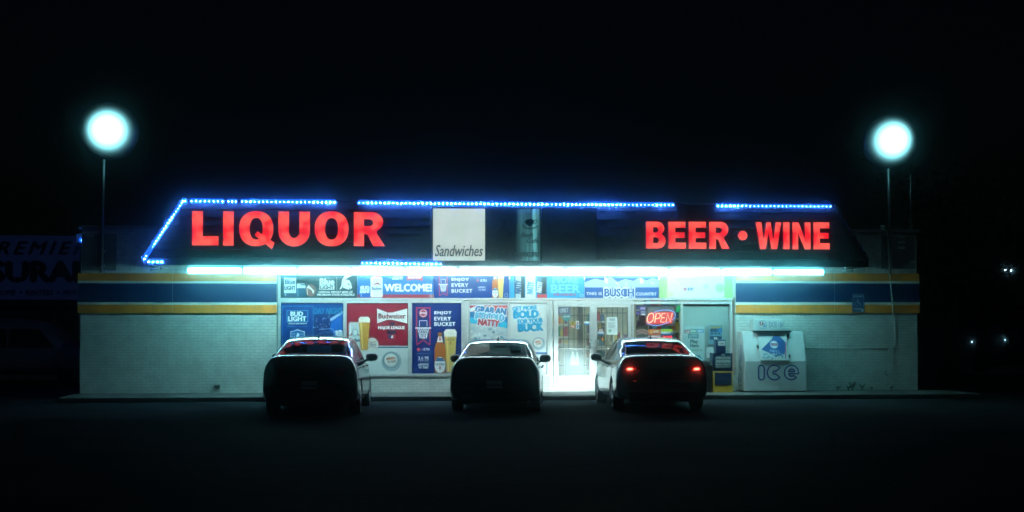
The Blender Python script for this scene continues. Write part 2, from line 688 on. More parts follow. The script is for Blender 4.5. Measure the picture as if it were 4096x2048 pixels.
# bricks: the large left wall one by one, the rest as one brickwork part
BH, BL, JO = 0.0685, 0.203, 0.010
brick_me = []
for k in range(4):
    v = [(0, 0, 0), (1, 0, 0), (1, 1, 0), (0, 1, 0), (0, 0, 1), (1, 0, 1), (1, 1, 1), (0, 1, 1)]
    v = [(x + random.uniform(-.004, .004) * (1 if x else 0), y * 1.0, z + random.uniform(-.02, .02)) for x, y, z in v]
    brick_me.append(mesh("brick", v, BOXF, M_BRICK))
n_single = 0
stuff = MB()
rb = random.Random(3)


def lay(x0, x1, z0, z1, m, single=False, rough=0.0):
    global n_single
    rows = int(round((z1 - z0) / BH))
    bh = (z1 - z0) / rows
    for r in range(rows):
        z = z0 + r * bh
        x = x0 - (BL / 2 if r % 2 else 0)
        while x < x1 - .01:
            a, c = max(x, x0) + JO / 2, min(x + BL, x1) - JO / 2
            x += BL
            if c - a < .02:
                continue
            fr = rb.uniform(-.004, .002) - (rb.random() < rough) * rb.uniform(0, .012)
            dz = rb.uniform(-.001, .001)
            if single and n_single < 300 and z > z0 + bh * 13.5:
                o = link("brick", brick_me[rb.randrange(4)], store)
                o.location = (a, fr, z + JO / 2 + dz)
                o.scale = (c - a, .014 - fr, bh - JO)
                n_single += 1
            else:
                stuff.box(a, c, fr, .014, z + JO / 2 + dz, z + bh - JO / 2 + dz, m)


Z_STR_B, Z_STR_T = P(700, 1252, -.06).z, P(700, 1093, -.06).z
lay(XL, S0 - .05, Z_PAVE + .002, Z_STR_B + .02, M_BRICK, True)
lay(S1 + .05, XR, Z_PAVE + .002, Z_STR_B + .02, M_BRICK)
lay(S0 - .05, S1 + .05, Z_PAVE + .002, Z_SILL - .03, M_BRICK)
lay(XL, P(745, 950).x, Z_STR_T - .05, Z_PARA - .05, M_PARA, rough=.6)
lay(P(3300, 950).x, XR, Z_STR_T - .05, Z_PARA - .05, M_PARA, rough=.6)
bw = stuff.build("brickwork", store)
bw['kind'] = 'stuff'

# coping along the parapet and grey repainted patches
bx("coping", XL - .05, P(790, 900).x, -.07, .3, Z_PARA - .05, Z_PARA + .02, M_METAL, store)
bx("coping", P(3200, 920).x, XR + .05, -.07, .3, Z_PARA - .05, Z_PARA + .02, M_METAL, store)
pbox("painted_patch", 327, 466, 935, 1082, -.012, -.004, M_PATCH, store)
pbox("painted_patch", 3524, 3660, 945, 1075, -.012, -.004, M_PATCH, store)


# striped fascia bands
def fascia(px0, px1, seams):
    p = pbox("fascia_panel", px0, px1, 1093, 1252, -.06, -.008, M_WHT, store)
    za, zb = P((px0 + px1) / 2, 1252, -.06).z, P((px0 + px1) / 2, 1093, -.06).z
    x0, x1 = P(px0, 1170, -.06).x, P(px1, 1170, -.06).x
    H = zb - za
    cuts = [x0] + [P(s, 1170, -.06).x for s in seams] + [x1]
    for a, c in zip(cuts, cuts[1:]):
        for f0, f1, m in ((0, .208, M_YEL), (.270, .748, M_BLU), (.805, 1, M_YEL)):
            bx("fascia_stripe", a + .004, c - .004, -.066, -.0605, za + f0 * H + .001, za + f1 * H - .001, m, p)
    return x0, x1


fascia(311, 1108, (690,))
fascia(2942, 3678, (3338,))

# mansard roof
EY, TY = -1.75, -0.75
zE0 = P(2048, 1064, EY).z          # underside of the eave
zE1 = P(2048, 1038, EY).z          # top of the eave board
zT = P(2048, 815, TY).z
ml0, ml1 = P(582, 1044, EY).x, P(3474, 1044, EY).x
mt0, mt1 = P(728, 810, TY).x, P(3334, 825, TY).x
man = MB()
v = [(ml0 + .03, EY + .03, zE1), (ml1 - .03, EY + .03, zE1), (ml1 - .03, .011, zE1), (ml0 + .03, .011, zE1),
     (mt0 + .03, TY + .03, zT), (mt1 - .03, TY + .03, zT), (mt1 - .03, .011, zT), (mt0 + .03, .011, zT)]
man.add(v, BOXF, M_ROOF)
mansard = man.build("mansard_roof", store)
eb = MB()
eb.box(ml0, ml1, EY, EY + .03, zE0, zE1 - .001, M_ROOF)
eb.box(ml0, ml0 + .03, EY + .031, .005, zE0, zE1 - .001, M_ROOF)
eb.box(ml1 - .03, ml1, EY + .031, .005, zE0, zE1 - .001, M_ROOF)
eb.build("eave_board", mansard)
bx("ridge_cap", mt0 - .03, mt1 + .03, TY - .03, .05, zT + .001, zT + .045, M_ROOF, mansard)
bx("soffit", ml0 + .031, ml1 - .031, EY + .031, .004, zE0 + .03, zE0 + .05, M_SOFFIT, store)
# frieze board between the soffit and the signs
bx("frieze_board", S0 - .05, S1 + .05, -.002, .055, P(2048, 1104).z, zE0 + .029, M_WHT, store)

shk = []
for k in range(5):
    t = .016 + .004 * random.random()
    sk = random.uniform(-.03, .03)
    v = [(0, -t, 0), (1, -t * random.uniform(.8, 1.3), sk), (1, 0.0, 0), (0, 0.0, 0), (0, -.003, 1), (1, -.003, 1), (1, 0.0, 1), (0, 0.0, 1)]
    shk.append(mesh("shingle", v, BOXF, M_SHAKE))
n_shk = 0
shs = MB()
NROW = 7
slope = Vector((0, TY - EY, zT - zE1))
sl_len = slope.length
su = slope.normalized()
sn = Vector((0, -su.z, su.y))
rs = random.Random(11)
rowcells = []
for r in range(NROW):
    t0 = r / NROW
    a = ml0 + (mt0 - ml0) * t0
    c = ml1 + (mt1 - ml1) * t0
    x = a
    while x < c - .05:
        w = rs.uniform(.16, .30)
        w = min(w, c - x)
        if c - x - w < .1:
            w = c - x
        rowcells.append((r, x, w))
        x += w
for r, x, w in rowcells:
    base = Vector((x + .003, EY + .03, zE1)) + Vector((0, su.y, su.z)) * (sl_len * r / NROW + rs.uniform(-.02, .015)) + sn * .008
    hgt = sl_len / NROW * 1.12
    M = Matrix((Vector((1, 0, 0)), -sn, su)).transposed().to_4x4()
    # leave the stretch behind the box signs bare of single pieces: the signs cover it
    px_hidden = P(1725, 940, -.6).x < x < P(2370, 940, -.6).x and r > 0
    tilt = Matrix.Rotation(rs.uniform(-.02, .02), 4, 'Y') @ Matrix.Rotation(rs.uniform(-.02, .07), 4, 'X')
    W = Matrix.Translation(base) @ M @ tilt @ Matrix.Diagonal((w - .006, 1, hgt, 1))
    if n_shk < 300 and not px_hidden and r >= 1:
        o = link("shingle", shk[rs.randrange(5)], mansard)
        o.matrix_world = W
        n_shk += 1
    elif not px_hidden:
        me = shk[rs.randrange(5)]
        shs.add([W @ q.co for q in me.vertices], BOXF, M_SHAKE)
# hip ends
for side, xa, xb in ((-1, ml0, mt0), (1, ml1, mt1)):
    s2 = Vector((xb - xa, 0, zT - zE1))
    su2 = s2.normalized()
    sn2 = Vector((side * su2.z, 0, -side * su2.x))
    if sn2.x * side < 0:
        sn2 = -sn2
    for r in range(NROW):
        y = EY + (TY - EY) * r / NROW
        while y < -.03:
            w = min(rs.uniform(.16, .28), -.01 - y)
            base = Vector((xa, y, zE1)) + su2 * (s2.length * r / NROW) + sn2 * .0
            M = Matrix((Vector((0, 1, 0)), -sn2, su2)).transposed().to_4x4()
            W = Matrix.Translation(base) @ M @ Matrix.Rotation(rs.uniform(-.02, .06) , 4, 'X') @ Matrix.Diagonal((w - .006, 1.6, s2.length / NROW * 1.15, 1))
            me = shk[rs.randrange(5)]
            shs.add([W @ q.co for q in me.vertices], BOXF, M_SHAKE)
            y += w
ss = shs.build("shingle_course", mansard)
ss['kind'] = 'stuff'


# ---------------------------------------------------------------- storefront: frames, panes, doors
def fbar(mb, x0, x1, y0, y1, yf=-.03, yb=.08, m=None):
    cx, cyy = (x0 + x1) / 2, (y0 + y1) / 2
    mb.box(P(x0, cyy, yf).x, P(x1, cyy, yf).x, yf, yb, P(cx, y1, yf).z, P(cx, y0, yf).z, m or M_FRAME)


def window(x0, x1, y0, y1, fl, fr, ft, fb, glassy=True):
    """x0..y1: the clear opening; f*: frame widths"""
    mb = MB()
    fbar(mb, x0 - fl, x0, y0 - ft, y1 + fb)
    fbar(mb, x1, x1 + fr, y0 - ft, y1 + fb)
    fbar(mb, x0 + .3, x1 - .3, y0 - ft, y0, -.028)
    fbar(mb, x0 + .3, x1 - .3, y1, y1 + fb, -.045)
    o = mb.build("window", store)
    rounded(o, .006, 2)
    p = pbox("pane", x0, x1, y0, y1, .045, .051, M_GLASS, o)
    return o


window(1122, 1373, 1211, 1495, 10, 6, 10, 10)
window(1386, 1633, 1212, 1495, 6.5, 7, 10, 10)
window(1648, 1846, 1211, 1495, 7.5, 7, 10, 10)
window(1879, 2030, 1212, 1495, 6, 4, 9, 10)
window(2038, 2189, 1212, 1495, 4, 6, 9, 10)
window(2536, 2724, 1216, 1495, 6, 4.5, 10, 10)
window(2733, 2921, 1216, 1495, 4.5, 9, 10, 10)
mull = MB()
fbar(mull, 1854, 1872, 1204, 1500, -.02, .1)
fbar(mull, 2196, 2211, 1204, 1562, -.02, .1)
fbar(mull, 1112, 2934, 1192.5, 1200.5, -.036, .1)
fbar(mull, 1112, 1121.5, 1092, 1192, -.02, .1)
fbar(mull, 2931, 2939, 1092, 1192, -.02, .1)
rounded(mull.build("storefront_mullion", store), .006, 2)
sp = MB()
fbar(sp, 2372.5, 2379.5, 1206, 1560, -.012, .09)
sp.build("door_post", store)
for a, c in ((1123, 1428), (1430, 1734), (1737, 2037), (2039, 2337), (2339, 2635), (2638, 2930)):
    o = MB()
    fbar(o, a, c, 1094, 1191.8, .035, .042, M_GLASS)
    o.build("transom_pane", store)


def door(x0, x1, g0, g1, gy0, gy1, handle_side):
    mb = MB()
    fbar(mb, x0, g0, 1218, 1561, -.02, .045)
    fbar(mb, g1, x1, 1218, 1561, -.02, .045)
    fbar(mb, g0 + .2, g1 - .2, 1218, gy0, -.018, .045)
    fbar(mb, g0 + .2, g1 - .2, gy1, 1561, -.018, .045)
    d = mb.build("door", store)
    rounded(d, .005, 2)
    pbox("pane", g0, g1, gy0, gy1, .012, .018, M_DOORGLASS, d)
    hb = MB()
    a, c = P(g0 - 3, 1396, -.07), P(g1 + 3, 1396, -.07)
    hb.tube([a, c], .018, M_FRAME, 8)
    hb.tube([a + Vector((.02, 0, 0)), a + Vector((.02, .06, 0))], .012, M_FRAME, 6)
    hb.tube([c - Vector((.02, 0, 0)), c - Vector((.02, -.06, 0))], .012, M_FRAME, 6)
    hb.build("push_bar", d, True)
    hh = MB()
    hx_ = g1 + 7 if handle_side > 0 else g0 - 6
    hh.tube([P(hx_, 1361, -.02), P(hx_ - 3 * handle_side, 1361, -.09), P(hx_ - 6 * handle_side, 1365, -.10), P(hx_ - 6 * handle_side, 1388, -.10), P(hx_ - 3 * handle_side, 1392, -.09), P(hx_, 1392, -.02)], .013, M_CHROME, 8)
    hh.build("pull_handle", d, True)
    return d


door(2215, 2372, 2233, 2359, 1227, 1515, 1)
door(2380, 2526, 2388, 2513, 1229, 1515, -1)
thr = MB()
fbar(thr, 2213, 2530, 1203, 1217, -.016, .09)
thr.build("door_header", store)

# security grilles inside the doors
for x0, x1, y0, y1, xs, hs in ((2231, 2361, 1228, 1400, [2253, 2275, 2296, 2318, 2339], (1262, 1356, 1462)),
                               (2386, 2515, 1230, 1400, [2406, 2427.5, 2449, 2470, 2491, 2511], (1252, 1381, 1462))):
    gt = MB()
    for x in xs:
        gt.tube([P(x, y0 + 2, .09), P(x, 1500, .09)], .0085, M_BLACK, 6)
    for h in hs:
        gt.tube([P(x0, h, .105), P(x1, h, .105)], .0085, M_BLACK, 6)
    o = gt.build("security_grille")
    tag(o, "black iron bar grille inside the %s" % ("first door with a dark poster below" if x0 < 2300 else "second door by the neon sign"), "grille")

# interior room
IX0, IX1 = S0 + .05, S1 - .05
M_IFLOOR = mat("shop_floor_tile", (0.42, 0.40, 0.35), 0.35, noise=.1, nscale=3)
M_IWALL = mat("shop_wall_paint", (0.62, 0.58, 0.44), 0.7, noise=.08, nscale=3)
bx("shop_floor", XL + .26, XR - .26, .26, 7.0, .06, Z_PAVE + .005, M_IFLOOR, store)
bx("shop_wall", XL + .26, XR - .26, 7.0, 7.1, Z_PAVE + .006, 3.28, M_IWALL, store)
bx("shop_wall", P(1862, 1400, 1).x, P(1862, 1400, 1).x + .08, .3, 6.99, Z_PAVE + .006, 2.97, M_IWALL, store)
bx("shop_wall", XR - .4, XR - .32, .3, 6.99, Z_PAVE + .006, 2.97, M_IWALL, store)
bx("shop_ceiling", XL + .26, XR - .26, .27, 6.99, 2.98, 3.05, M_SOFFIT, store)
M_CEIL = emit("shop_ceiling_light", (0.84, 1.0, 0.92), 14.0)
lm = mesh("ceiling_light", [(-.6, -.15, 0), (.6, -.15, 0), (.6, .15, 0), (-.6, .15, 0), (-.6, -.15, .04), (.6, -.15, .04), (.6, .15, .04), (-.6, .15, .04)], BOXF, M_CEIL)
k = 0
for yy in (1.6, 4.2):
    for xx in (.9, 2.9, 4.9):
        o = link("ceiling_light", lm)
        o.location = (xx, yy, 2.935)
        tag(o, "white ceiling light in the %s row of the store, %s" % ("front" if yy < 2 else "back", {.9: "over the counter", 2.9: "over the second door", 4.9: "over the blind window"}[xx]), "ceiling light", "ceiling panels inside the store")

# ---------------------------------------------------------------- things inside the shop, seen through the doors
M_CREAM = mat("cream_laminate", (0.60, 0.55, 0.38), 0.4)
M_WOOD = mat("brown_wood", (0.16, 0.075, 0.035), 0.5, noise=.3, nscale=6, streak=True)


def at(px, y):
    return P(px, 1400, y).x


t = thing("counter", "cream counter cabinet with drawer line inside the first glass door", "counter", (at(2282, 1.4), 1.4, Z_PAVE + .006))
bx("cabinet", -.22, .30, 0, .5, 0, 1.08, M_CREAM, t)
bx("worktop", -.26, .34, -.03, .53, 1.081, 1.12, M_CREAM, t)
bx("drawer", -.15, .22, -.012, -.001, .86, 1.04, M_CREAM, t)
bx("drawer_pull", -.02, .10, -.03, -.013, .94, .96, M_METAL, t)
o = bx("wooden_post", at(2313, 1.0), at(2331, 1.0), 1.0, 1.18, Z_PAVE + .006, 2.97, M_WOOD)
tag(o, "brown wooden post from floor to ceiling behind the first glass door", "post")
PRODC = ['c23b2e', '2d7fa8', 'e2c14a', '3b8f57', 'd8d4c6', '7a3f8a', 'e07a2e', '1f4f8c', 'b8345a', '4fb0c0']
prod_me = {}
PRODN = dict(zip(PRODC, ['red', 'blue', 'yellow', 'green', 'white', 'purple', 'orange', 'navy', 'pink', 'teal']))
for h in PRODC:
    prod_me[h] = mesh("packet", [(-.5, 0, 0), (.5, 0, 0), (.5, 1, 0), (-.5, 1, 0), (-.46, .05, 1), (.46, .05, 1), (.46, .95, 1), (-.46, .95, 1)], BOXF, pr(h))
rp = random.Random(5)


def rack(px0, px1, y, z0, levels, label, short):
    x0, x1 = at(px0, y), at(px1, y)
    t = thing("store_rack", label, "rack", ((x0 + x1) / 2, y, z0))
    hw = (x1 - x0) / 2
    for k in range(levels):
        bx("shelf", -hw, hw, 0, .34, k * .32, k * .32 + .02, M_CREAM, t)
        bx("price_rail", -hw, hw, -.012, -.001, k * .32 - .02, k * .32 + .025, M_WHT, t)
        x = -hw + .05
        while x < hw - .04:
            w = rp.uniform(.06, .13)
            h_ = rp.choice(PRODC)
            o = link("packet", prod_me[h_])
            o.location = (t.location.x + x + w / 2, y + .02, z0 + k * .32 + .021)
            o.scale = (w * .9, .12, rp.uniform(.14, .26))
            tag(o, "%s packet %s, %s shelf of %s" % (PRODN[h_], ("at one end" if x < -hw + .3 else "at the far end" if x > hw - .35 else "midway"), ("lowest", "second", "third", "fourth", "fifth")[k], short), "packet", "packets on the store racks")
            x += w
    bx("back_panel", -hw, hw, .341, .36, -.02, levels * .32, M_CREAM, t)
    bx("side_panel", -hw - .02, -hw - .001, 0, .36, -z0 + Z_PAVE + .01, levels * .32, M_CREAM, t)
    bx("side_panel", hw + .001, hw + .02, 0, .36, -z0 + Z_PAVE + .01, levels * .32, M_CREAM, t)


rack(2205, 2272, 2.6, .75, 4, "packed snack rack behind the counter seen through the first glass door", "counter rack")
rack(2345, 2420, 3.2, .5, 5, "packed snack rack seen through the bars between the two doors", "middle rack")
rack(2440, 2520, 2.0, .3, 4, "low packed rack seen through the second glass door", "low rack")
rack(2545, 2715, 1.6, .9, 5, "wide packed rack behind the neon open sign window", "neon window rack")


def sheet(name, label, cat, x0, x1, y0, y1, y, h, group=None):
    return board(name, label, cat, x0, x1, y0, y1, y, .004, h, group)


# door notices
o = sheet("notice", "violet and teal beer notice high inside the first glass door", "notice", 2233, 2281, 1228, 1258, .03, '6f6c9a')
p = Pic(.0295); p.text("ONLY", 2238, 2276, 1232, 1250, 'd8dcec', .06, .2, -.15); p.build("lettering", o)
o = thing("arrow_sign", "teal down arrow sign hanging inside the first glass door", "sign", P(2266, 1260, .06))
p = Pic(.06); p.poly([(2243, 1266), (2265, 1287), (2289, 1266), (2277, 1263), (2277, 1228), (2255, 1228), (2255, 1263)], '2aa8b4')
p.text("COLD BEER", 2252, 2281, 1262, 1270, 'e0f0f0', .06)
p.build("arrow_face", o)
o = sheet("sticker", "yellow over red sticker in the first glass door", "sticker", 2283, 2301, 1287, 1313, .004, 'c8b83a')
p = Pic(.0035); p.rect(2283, 2301, 1299, 1312, 'b02a34'); p.text("PULL", 2285, 2299, 1301, 1310, 'f0e6d8', .06); p.text("ID", 2287, 2297, 1289, 1297, '40401a', .06); p.build("lettering", o)
o = sheet("sticker", "narrow white sticker with blue band in the first glass door", "sticker", 2305, 2316, 1284, 1316, .004, 'd6dde0')
p = Pic(.0035); p.rect(2308, 2313, 1288, 1297, 'b83a44'); p.rect(2308, 2314, 1300, 1312, '4a8ab8'); p.build("print_block", o)
o = sheet("sticker", "blue and white sticker beside the handle of the first glass door", "sticker", 2337, 2359, 1285, 1300, .004, 'e2e8ea')
p = Pic(.0035); p.rect(2337, 2359, 1293, 1299.5, '2d86b8'); p.build("print_block", o)
o = sheet("poster", "dark poster of two pale shapes low inside the first glass door", "poster", 2259, 2333, 1402, 1514, .03, '123038')
p = Pic(.0295)
for cx, s in ((2291, 1.0), (2309, .8)):
    p.poly([(cx - 11 * s, 1460), (cx + 11 * s, 1460), (cx + 9 * s, 1432), (cx + 4 * s, 1418), (cx + 4 * s, 1406 + 8 * (1 - s)), (cx - 4 * s, 1406 + 8 * (1 - s)), (cx - 4 * s, 1418), (cx - 9 * s, 1432)], '9aa88a')
p.build("bottle_print", o)
o = sheet("notice", "white paper notice with a green ring taped to the second glass door", "notice", 2427, 2470, 1268, 1339, .004, 'dfe4e4')
p = Pic(.0035); p.ell(2440, 1323, 6, 6, '2f9a72'); p.ell(2440, 1323, 2.6, 2.6, 'dfe4e4')
for k in range(6):
    p.rect(2433, 2464 - (k % 3) * 4, 1290 + k * 4, 1291.6 + k * 4, '9aa6aa')
p.text("NOTICE", 2438, 2460, 1274, 1283, '7c9094', .05)
p.build("lettering", o)
o = sheet("sticker", "maroon and blue age sticker low in the second glass door", "sticker", 2392, 2415, 1314, 1340, .004, 'd8dcdc')
p = Pic(.0035); p.rect(2392, 2415, 1314, 1326, '7a2438'); p.rect(2392, 2415, 1334, 1340, '2d7fb0'); p.text("AGE", 2395, 2412, 1316, 1324, 'e8dcd8', .06); p.build("lettering", o)
o = sheet("sticker", "red and yellow square sticker beneath the age sticker on the door", "sticker", 2407, 2415, 1350, 1364, .004, 'd0523a')
p = Pic(.0035); p.ell(2411, 1357, 3, 4.5, 'e8c040'); p.build("emblem", o)

# ================================================================== POSTERS ON THE GLASS
PY = .022


def transom(x0, x1, col, label):
    return board("transom_sign", label, "sign", x0, x1, 1094, 1191.5, .014, .006, col)


# 1 dark green beer and helmet sign
o = transom(1123, 1428.3, '0c3138', "dark green transom sign with helmet, football and bottle pictures")
p = Pic(.0125); can(p, 1135, 1185, 1094, 1189, '27425c', '8fa3b8', None); p.rect(1136, 1184, 1112, 1172, 'd9dee2')
p.text("Blue", 1139, 1181, 1118, 1136, '2b4a72', .05, .1); p.text("LIGHT", 1138, 1182, 1144, 1160, '1c2f44', .06); p.build("beer_can", o)
p = Pic(.0125); can(p, 1186, 1223, 1134, 1189, '1f4d66', '5d8ba4'); p.text("Blue", 1188, 1222, 1136, 1152, 'e4ecf0', .06); p.build("beer_can", o)
p = Pic(.0125); p.ell(1243, 1161, 20, 25, '7a4638'); p.poly([(1228, 1150), (1234, 1140), (1258, 1164), (1252, 1176), (1246, 1160)], 'e6e2dc'); p.line([(1230, 1180), (1228, 1150)], 3, 'd8d2ca'); p.build("football", o)
p = Pic(.0125); p.text("Blue", 1278, 1338, 1114, 1139, 'dfe8ea', .06, .05); p.rect(1278, 1338, 1141, 1159, 'dfe6e6'); p.text("LIGHT", 1281, 1335, 1143, 1157, '12373d', .07)
p.rect(1346.5, 1347.8, 1108, 1162, 'aebfc2')
p.text("OFFICIAL IMPORT BEER OF", 1274, 1412, 1164.5, 1172, 'e6ecec', .06, .25); p.text("MICHIGAN STATE ATHLETICS", 1268, 1419, 1174.5, 1183, 'e6ecec', .06, .25)
p.build("lettering", o)
p = Pic(.0125)
p.poly([(1381, 1118), (1397, 1121), (1404, 1134), (1408, 1150), (1402, 1158), (1398, 1150), (1396, 1159), (1385, 1155), (1374, 1152), (1372, 1134)], 'dfe6e8')
p.poly([(1358, 1158), (1366, 1140), (1368, 1120), (1378, 1104), (1394, 1099), (1409, 1103), (1394, 1109), (1382, 1117), (1373, 1130), (1371, 1148), (1363, 1157)], 'dfe6e8')
p.poly([(1390, 1132), (1400, 1136), (1398, 1140), (1391, 1138)], '12373d')
p.build("helmet_emblem", o)

# 2 welcome
o = transom(1429.3, 1734, '2568aa', "bright blue transom sign with white welcome lettering and two cans")
p = Pic(.0125); p.rect(1429.3, 1734, 1178, 1191.5, 'a3283c'); p.ell(1724, 1184, 5.5, 5.5, 'd8d8d4'); p.ell(1724, 1184, 3.4, 3.4, 'a3283c'); p.build("red_band", o)
p = Pic(.0105); can(p, 1439, 1481, 1143, 1190, '2458a8', '6a9ad8'); p.text("BUD", 1442, 1479, 1146, 1158, 'eef2f4', .08); p.text("LIGHT", 1440, 1480, 1160, 1172, 'eef2f4', .08); p.build("beer_can", o)
p = Pic(.0105); can(p, 1482, 1530, 1104, 1189, 'dfe3e4', 'f4f4f2', None, top='c4483c'); p.text("Budwe", 1487, 1527, 1147, 1161, '30466e', .04); p.poly([(1488, 1140), (1512, 1128), (1526, 1142), (1512, 1138)], 'b83a3a'); p.build("beer_can", o)
p = Pic(.0125); p.text("WELCOME!", 1537, 1728, 1136, 1165, 'eef2f4', .07); p.text("BUD", 1575, 1610, 1096, 1106, 'eef2f4', .08); p.text("LIGHT", 1570, 1613, 1108, 1118, 'eef2f4', .08); p.build("lettering", o)
p = Pic(.0125); p.poly([(1627, 1095), (1627, 1123), (1659, 1117), (1691, 1123), (1691, 1095), (1659, 1101)], 'c4303c'); p.text("Budweiser", 1632, 1687, 1103, 1114, 'f0e8e6', .04); p.build("bow_tie_badge", o)


def hoop(p, x0, x1, y0, y1, disc):
    """ribbon with disc, backboard, rim and net"""
    w = x1 - x0
    m_ = (x0 + x1) / 2
    for a in ((x0, y0), (x1 - w * .08, y0)):
        p.rect(a[0], a[0] + w * .08, y0, y1, 'c42a44')
    p.rect(x0, x1, y0, y0 + w * .08, 'c42a44')
    p.line([(x0 + w * .04, y1), (m_, y1 - w * .36), (x1 - w * .04, y1)], w * .09, 'c42a44')
    H = y1 - y0
    if disc:
        p.ell(m_, y0 + H * .155, w * .30, w * .30, 'c43a44')
        p.ell(m_, y0 + H * .155, w * .25, w * .25, 'dfe2e6')
        p.ell(m_, y0 + H * .155, w * .21, w * .21, 'b8343e')
        p.text("PISTONS", m_ - w * .19, m_ + w * .19, y0 + H * .13, y0 + H * .18, 'e8e8ea', .06)
    yb0, yb1 = y0 + H * .35, y0 + H * .51
    for a in ((m_ - w * .28, m_ - w * .24, yb0, yb1), (m_ + w * .24, m_ + w * .28, yb0, yb1), (m_ - w * .28, m_ + w * .28, yb0, yb0 + w * .04)):
        p.rect(a[0], a[1], a[2], a[3], 'dfe6ee')
    yr = y0 + H * .55
    p.line([(x0 - w * .05, yr), (x1 + w * .05, yr)], w * .09, 'e6ecf0')
    yn = y0 + H * .83
    n = 6
    for k in range(n + 1):
        f = k / n
        p.line([(x0 + w * (.10 + .8 * f), yr), (m_ + w * (-.22 + .44 * min(1, f + .33)), yn)], w * .032, 'e6ecf0')
        p.line([(x0 + w * (.10 + .8 * f), yr), (m_ + w * (-.22 + .44 * max(0, f - .33)), yn)], w * .032, 'e6ecf0')


# 3 enjoy every bucket (transom)
o = transom(1736, 2037.5, '143c84', "blue transom sign with hoop ribbon, bottle and three word slogan")
p = Pic(.0125); hoop(p, 1756, 1790, 1080, 1184, False); p.build("hoop_emblem", o)
p = Pic(.0125); p.text("ENJOY", 1806, 1876, 1112, 1126, 'e8eef2', .07, space=1.15); p.text("EVERY", 1806, 1874, 1133.5, 1147.5, 'e8eef2', .07, space=1.15); p.text("BUCKET", 1806, 1890, 1156.5, 1170.5, 'e8eef2', .07, space=1.15)
p.ell(1911, 1122, 5, 6, 'c8485a'); p.text("ULTRA", 1920, 1948, 1117, 1127, 'c8d4e4', .05); p.text("#BEERS", 1912, 1942, 1146, 1153, 'c8d4e4', .05); p.text("TO THAT", 1914, 1944, 1156, 1163, 'c8d4e4', .05)
p.ell(2025, 1181, 7, 8, 'd0dae6'); p.ell(2025, 1181, 5.5, 6.5, '143c84')
p.build("lettering", o)
p = Pic(.0125); beer_glass(p, 1990, 2016, 1097, 1191, 'd8c06a'); p.build("beer_glass", o)
p = Pic(.0105); bottle(p, 1968, 1993, 1092, 1191); p.build("beer_bottle", o)

# 4 light blue can sign
o = transom(2039, 2337, '3f9fd6', "pale blue transom sign with upright cans and red bottom line")
p = Pic(.0125); p.rect(2058, 2099, 1096, 1191, '1f3c46'); p.rect(2062, 2084, 1096, 1191, 'b8c4c8'); p.text("NATTY", 2046, 2100, 1136, 1160, '1d4a78', .07, 0, -1.45); p.build("beer_can", o)
p = Pic(.0125); p.rect(2102, 2142, 1096, 1191, 'd6dadb'); p.text("NATTY", 2096, 2146, 1140, 1164, '4f9fd0', .07, 0, -1.45); p.build("beer_can", o)
p = Pic(.0125); p.rect(2148, 2188, 1096, 1191, '48708a'); p.rect(2166, 2184, 1110, 1175, '26333a'); p.rect(2148, 2188, 1178, 1191, 'c23c44'); p.text("NATTY", 2136, 2180, 1138, 1158, 'dce4ea', .07, 0, -1.45); p.build("beer_can", o)
p = Pic(.0125); p.text("BEER", 2203, 2322, 1139, 1171, '7cc8ea', .06); p.text("MORE", 2210, 2315, 1104, 1132, '7cc8ea', .06); p.text("FOR YOUR BUCK", 2216, 2306, 1174, 1183, 'c23c50', .06); p.ell(2327, 1183, 7, 7, 'd8e4ea'); p.ell(2327, 1183, 5, 5, '3f9fd6'); p.build("lettering", o)

# 5 mountain sign
o = transom(2339, 2635, '1d4f96', "blue mountain transom sign with outlined white lettering above the doors")
p = Pic(.0125)
p.rect(2339, 2635, 1094, 1112, '4f93cc')
p.poly([(2339, 1150), (2635, 1150), (2635, 1118), (2610, 1112), (2585, 1122), (2560, 1106), (2535, 1124), (2500, 1116), (2470, 1128), (2440, 1104), (2415, 1122), (2380, 1114), (2339, 1130)], 'a9bcd6')
for pts in ([(2416, 1128), (2418, 1104), (2432, 1118), (2430, 1138), (2422, 1132)], [(2560, 1136), (2558, 1108), (2576, 1124), (2572, 1134)], [(2458, 1124), (2480, 1140), (2470, 1140)], [(2503, 1128), (2512, 1142), (2502, 1138)], [(2600, 1124), (2620, 1136), (2608, 1138)]):
    p.poly(pts[::-1], 'eef0f2')
p.build("mountain_print", o)
p = Pic(.0085); p.text("THIS IS", 2345, 2408, 1169, 1180, 'eaf0f4', .06, space=1.1); p.text("BUSCH", 2413, 2541, 1149, 1191, 'e8eef2', .13); p.text("BUSCH", 2418, 2536, 1155, 1186, '1d4f96', .05); p.text("COUNTRY", 2544, 2627, 1170, 1182, 'eaf0f4', .06, space=1.1); p.build("lettering", o)

# 6 green and white sign
o = transom(2638, 2930, 'e4e8da', "white transom sign with lime green side panels and faded dots")
p = Pic(.0125); p.rect(2638, 2668, 1094, 1191.5, 'a9d488'); p.rect(2668, 2675, 1094, 1191.5, 'dfe2a8'); p.rect(2897, 2930, 1094, 1191.5, 'a4d080'); p.ell(2880, 1152, 19, 18, 'b4dc9a'); p.ell(2824, 1146, 11, 10, 'cbe4bc'); p.ell(2682, 1176, 14, 10, 'dbe6ac'); p.ell(2700, 1140, 4, 4, 'cbe0b0'); p.build("dot_print", o)
p = Pic(.0105); p.text("NEW LOWER", 2706, 2790, 1114, 1126, 'cfe0b4', .05); p.text("PRICES", 2720, 2776, 1129, 1141, 'cfe0b4', .05); p.rect(2734, 2747, 1150, 1163, 'c8708c'); p.rect(2750, 2757, 1150, 1163, '6f86b8'); p.text("EBT", 2759, 2776, 1151, 1162, '5f76b0', .06); p.build("lettering", o)


def poster(x0, x1, y0, y1, col, label):
    return board("window_poster", label, "poster", x0, x1, y0, y1, .022, .008, col)


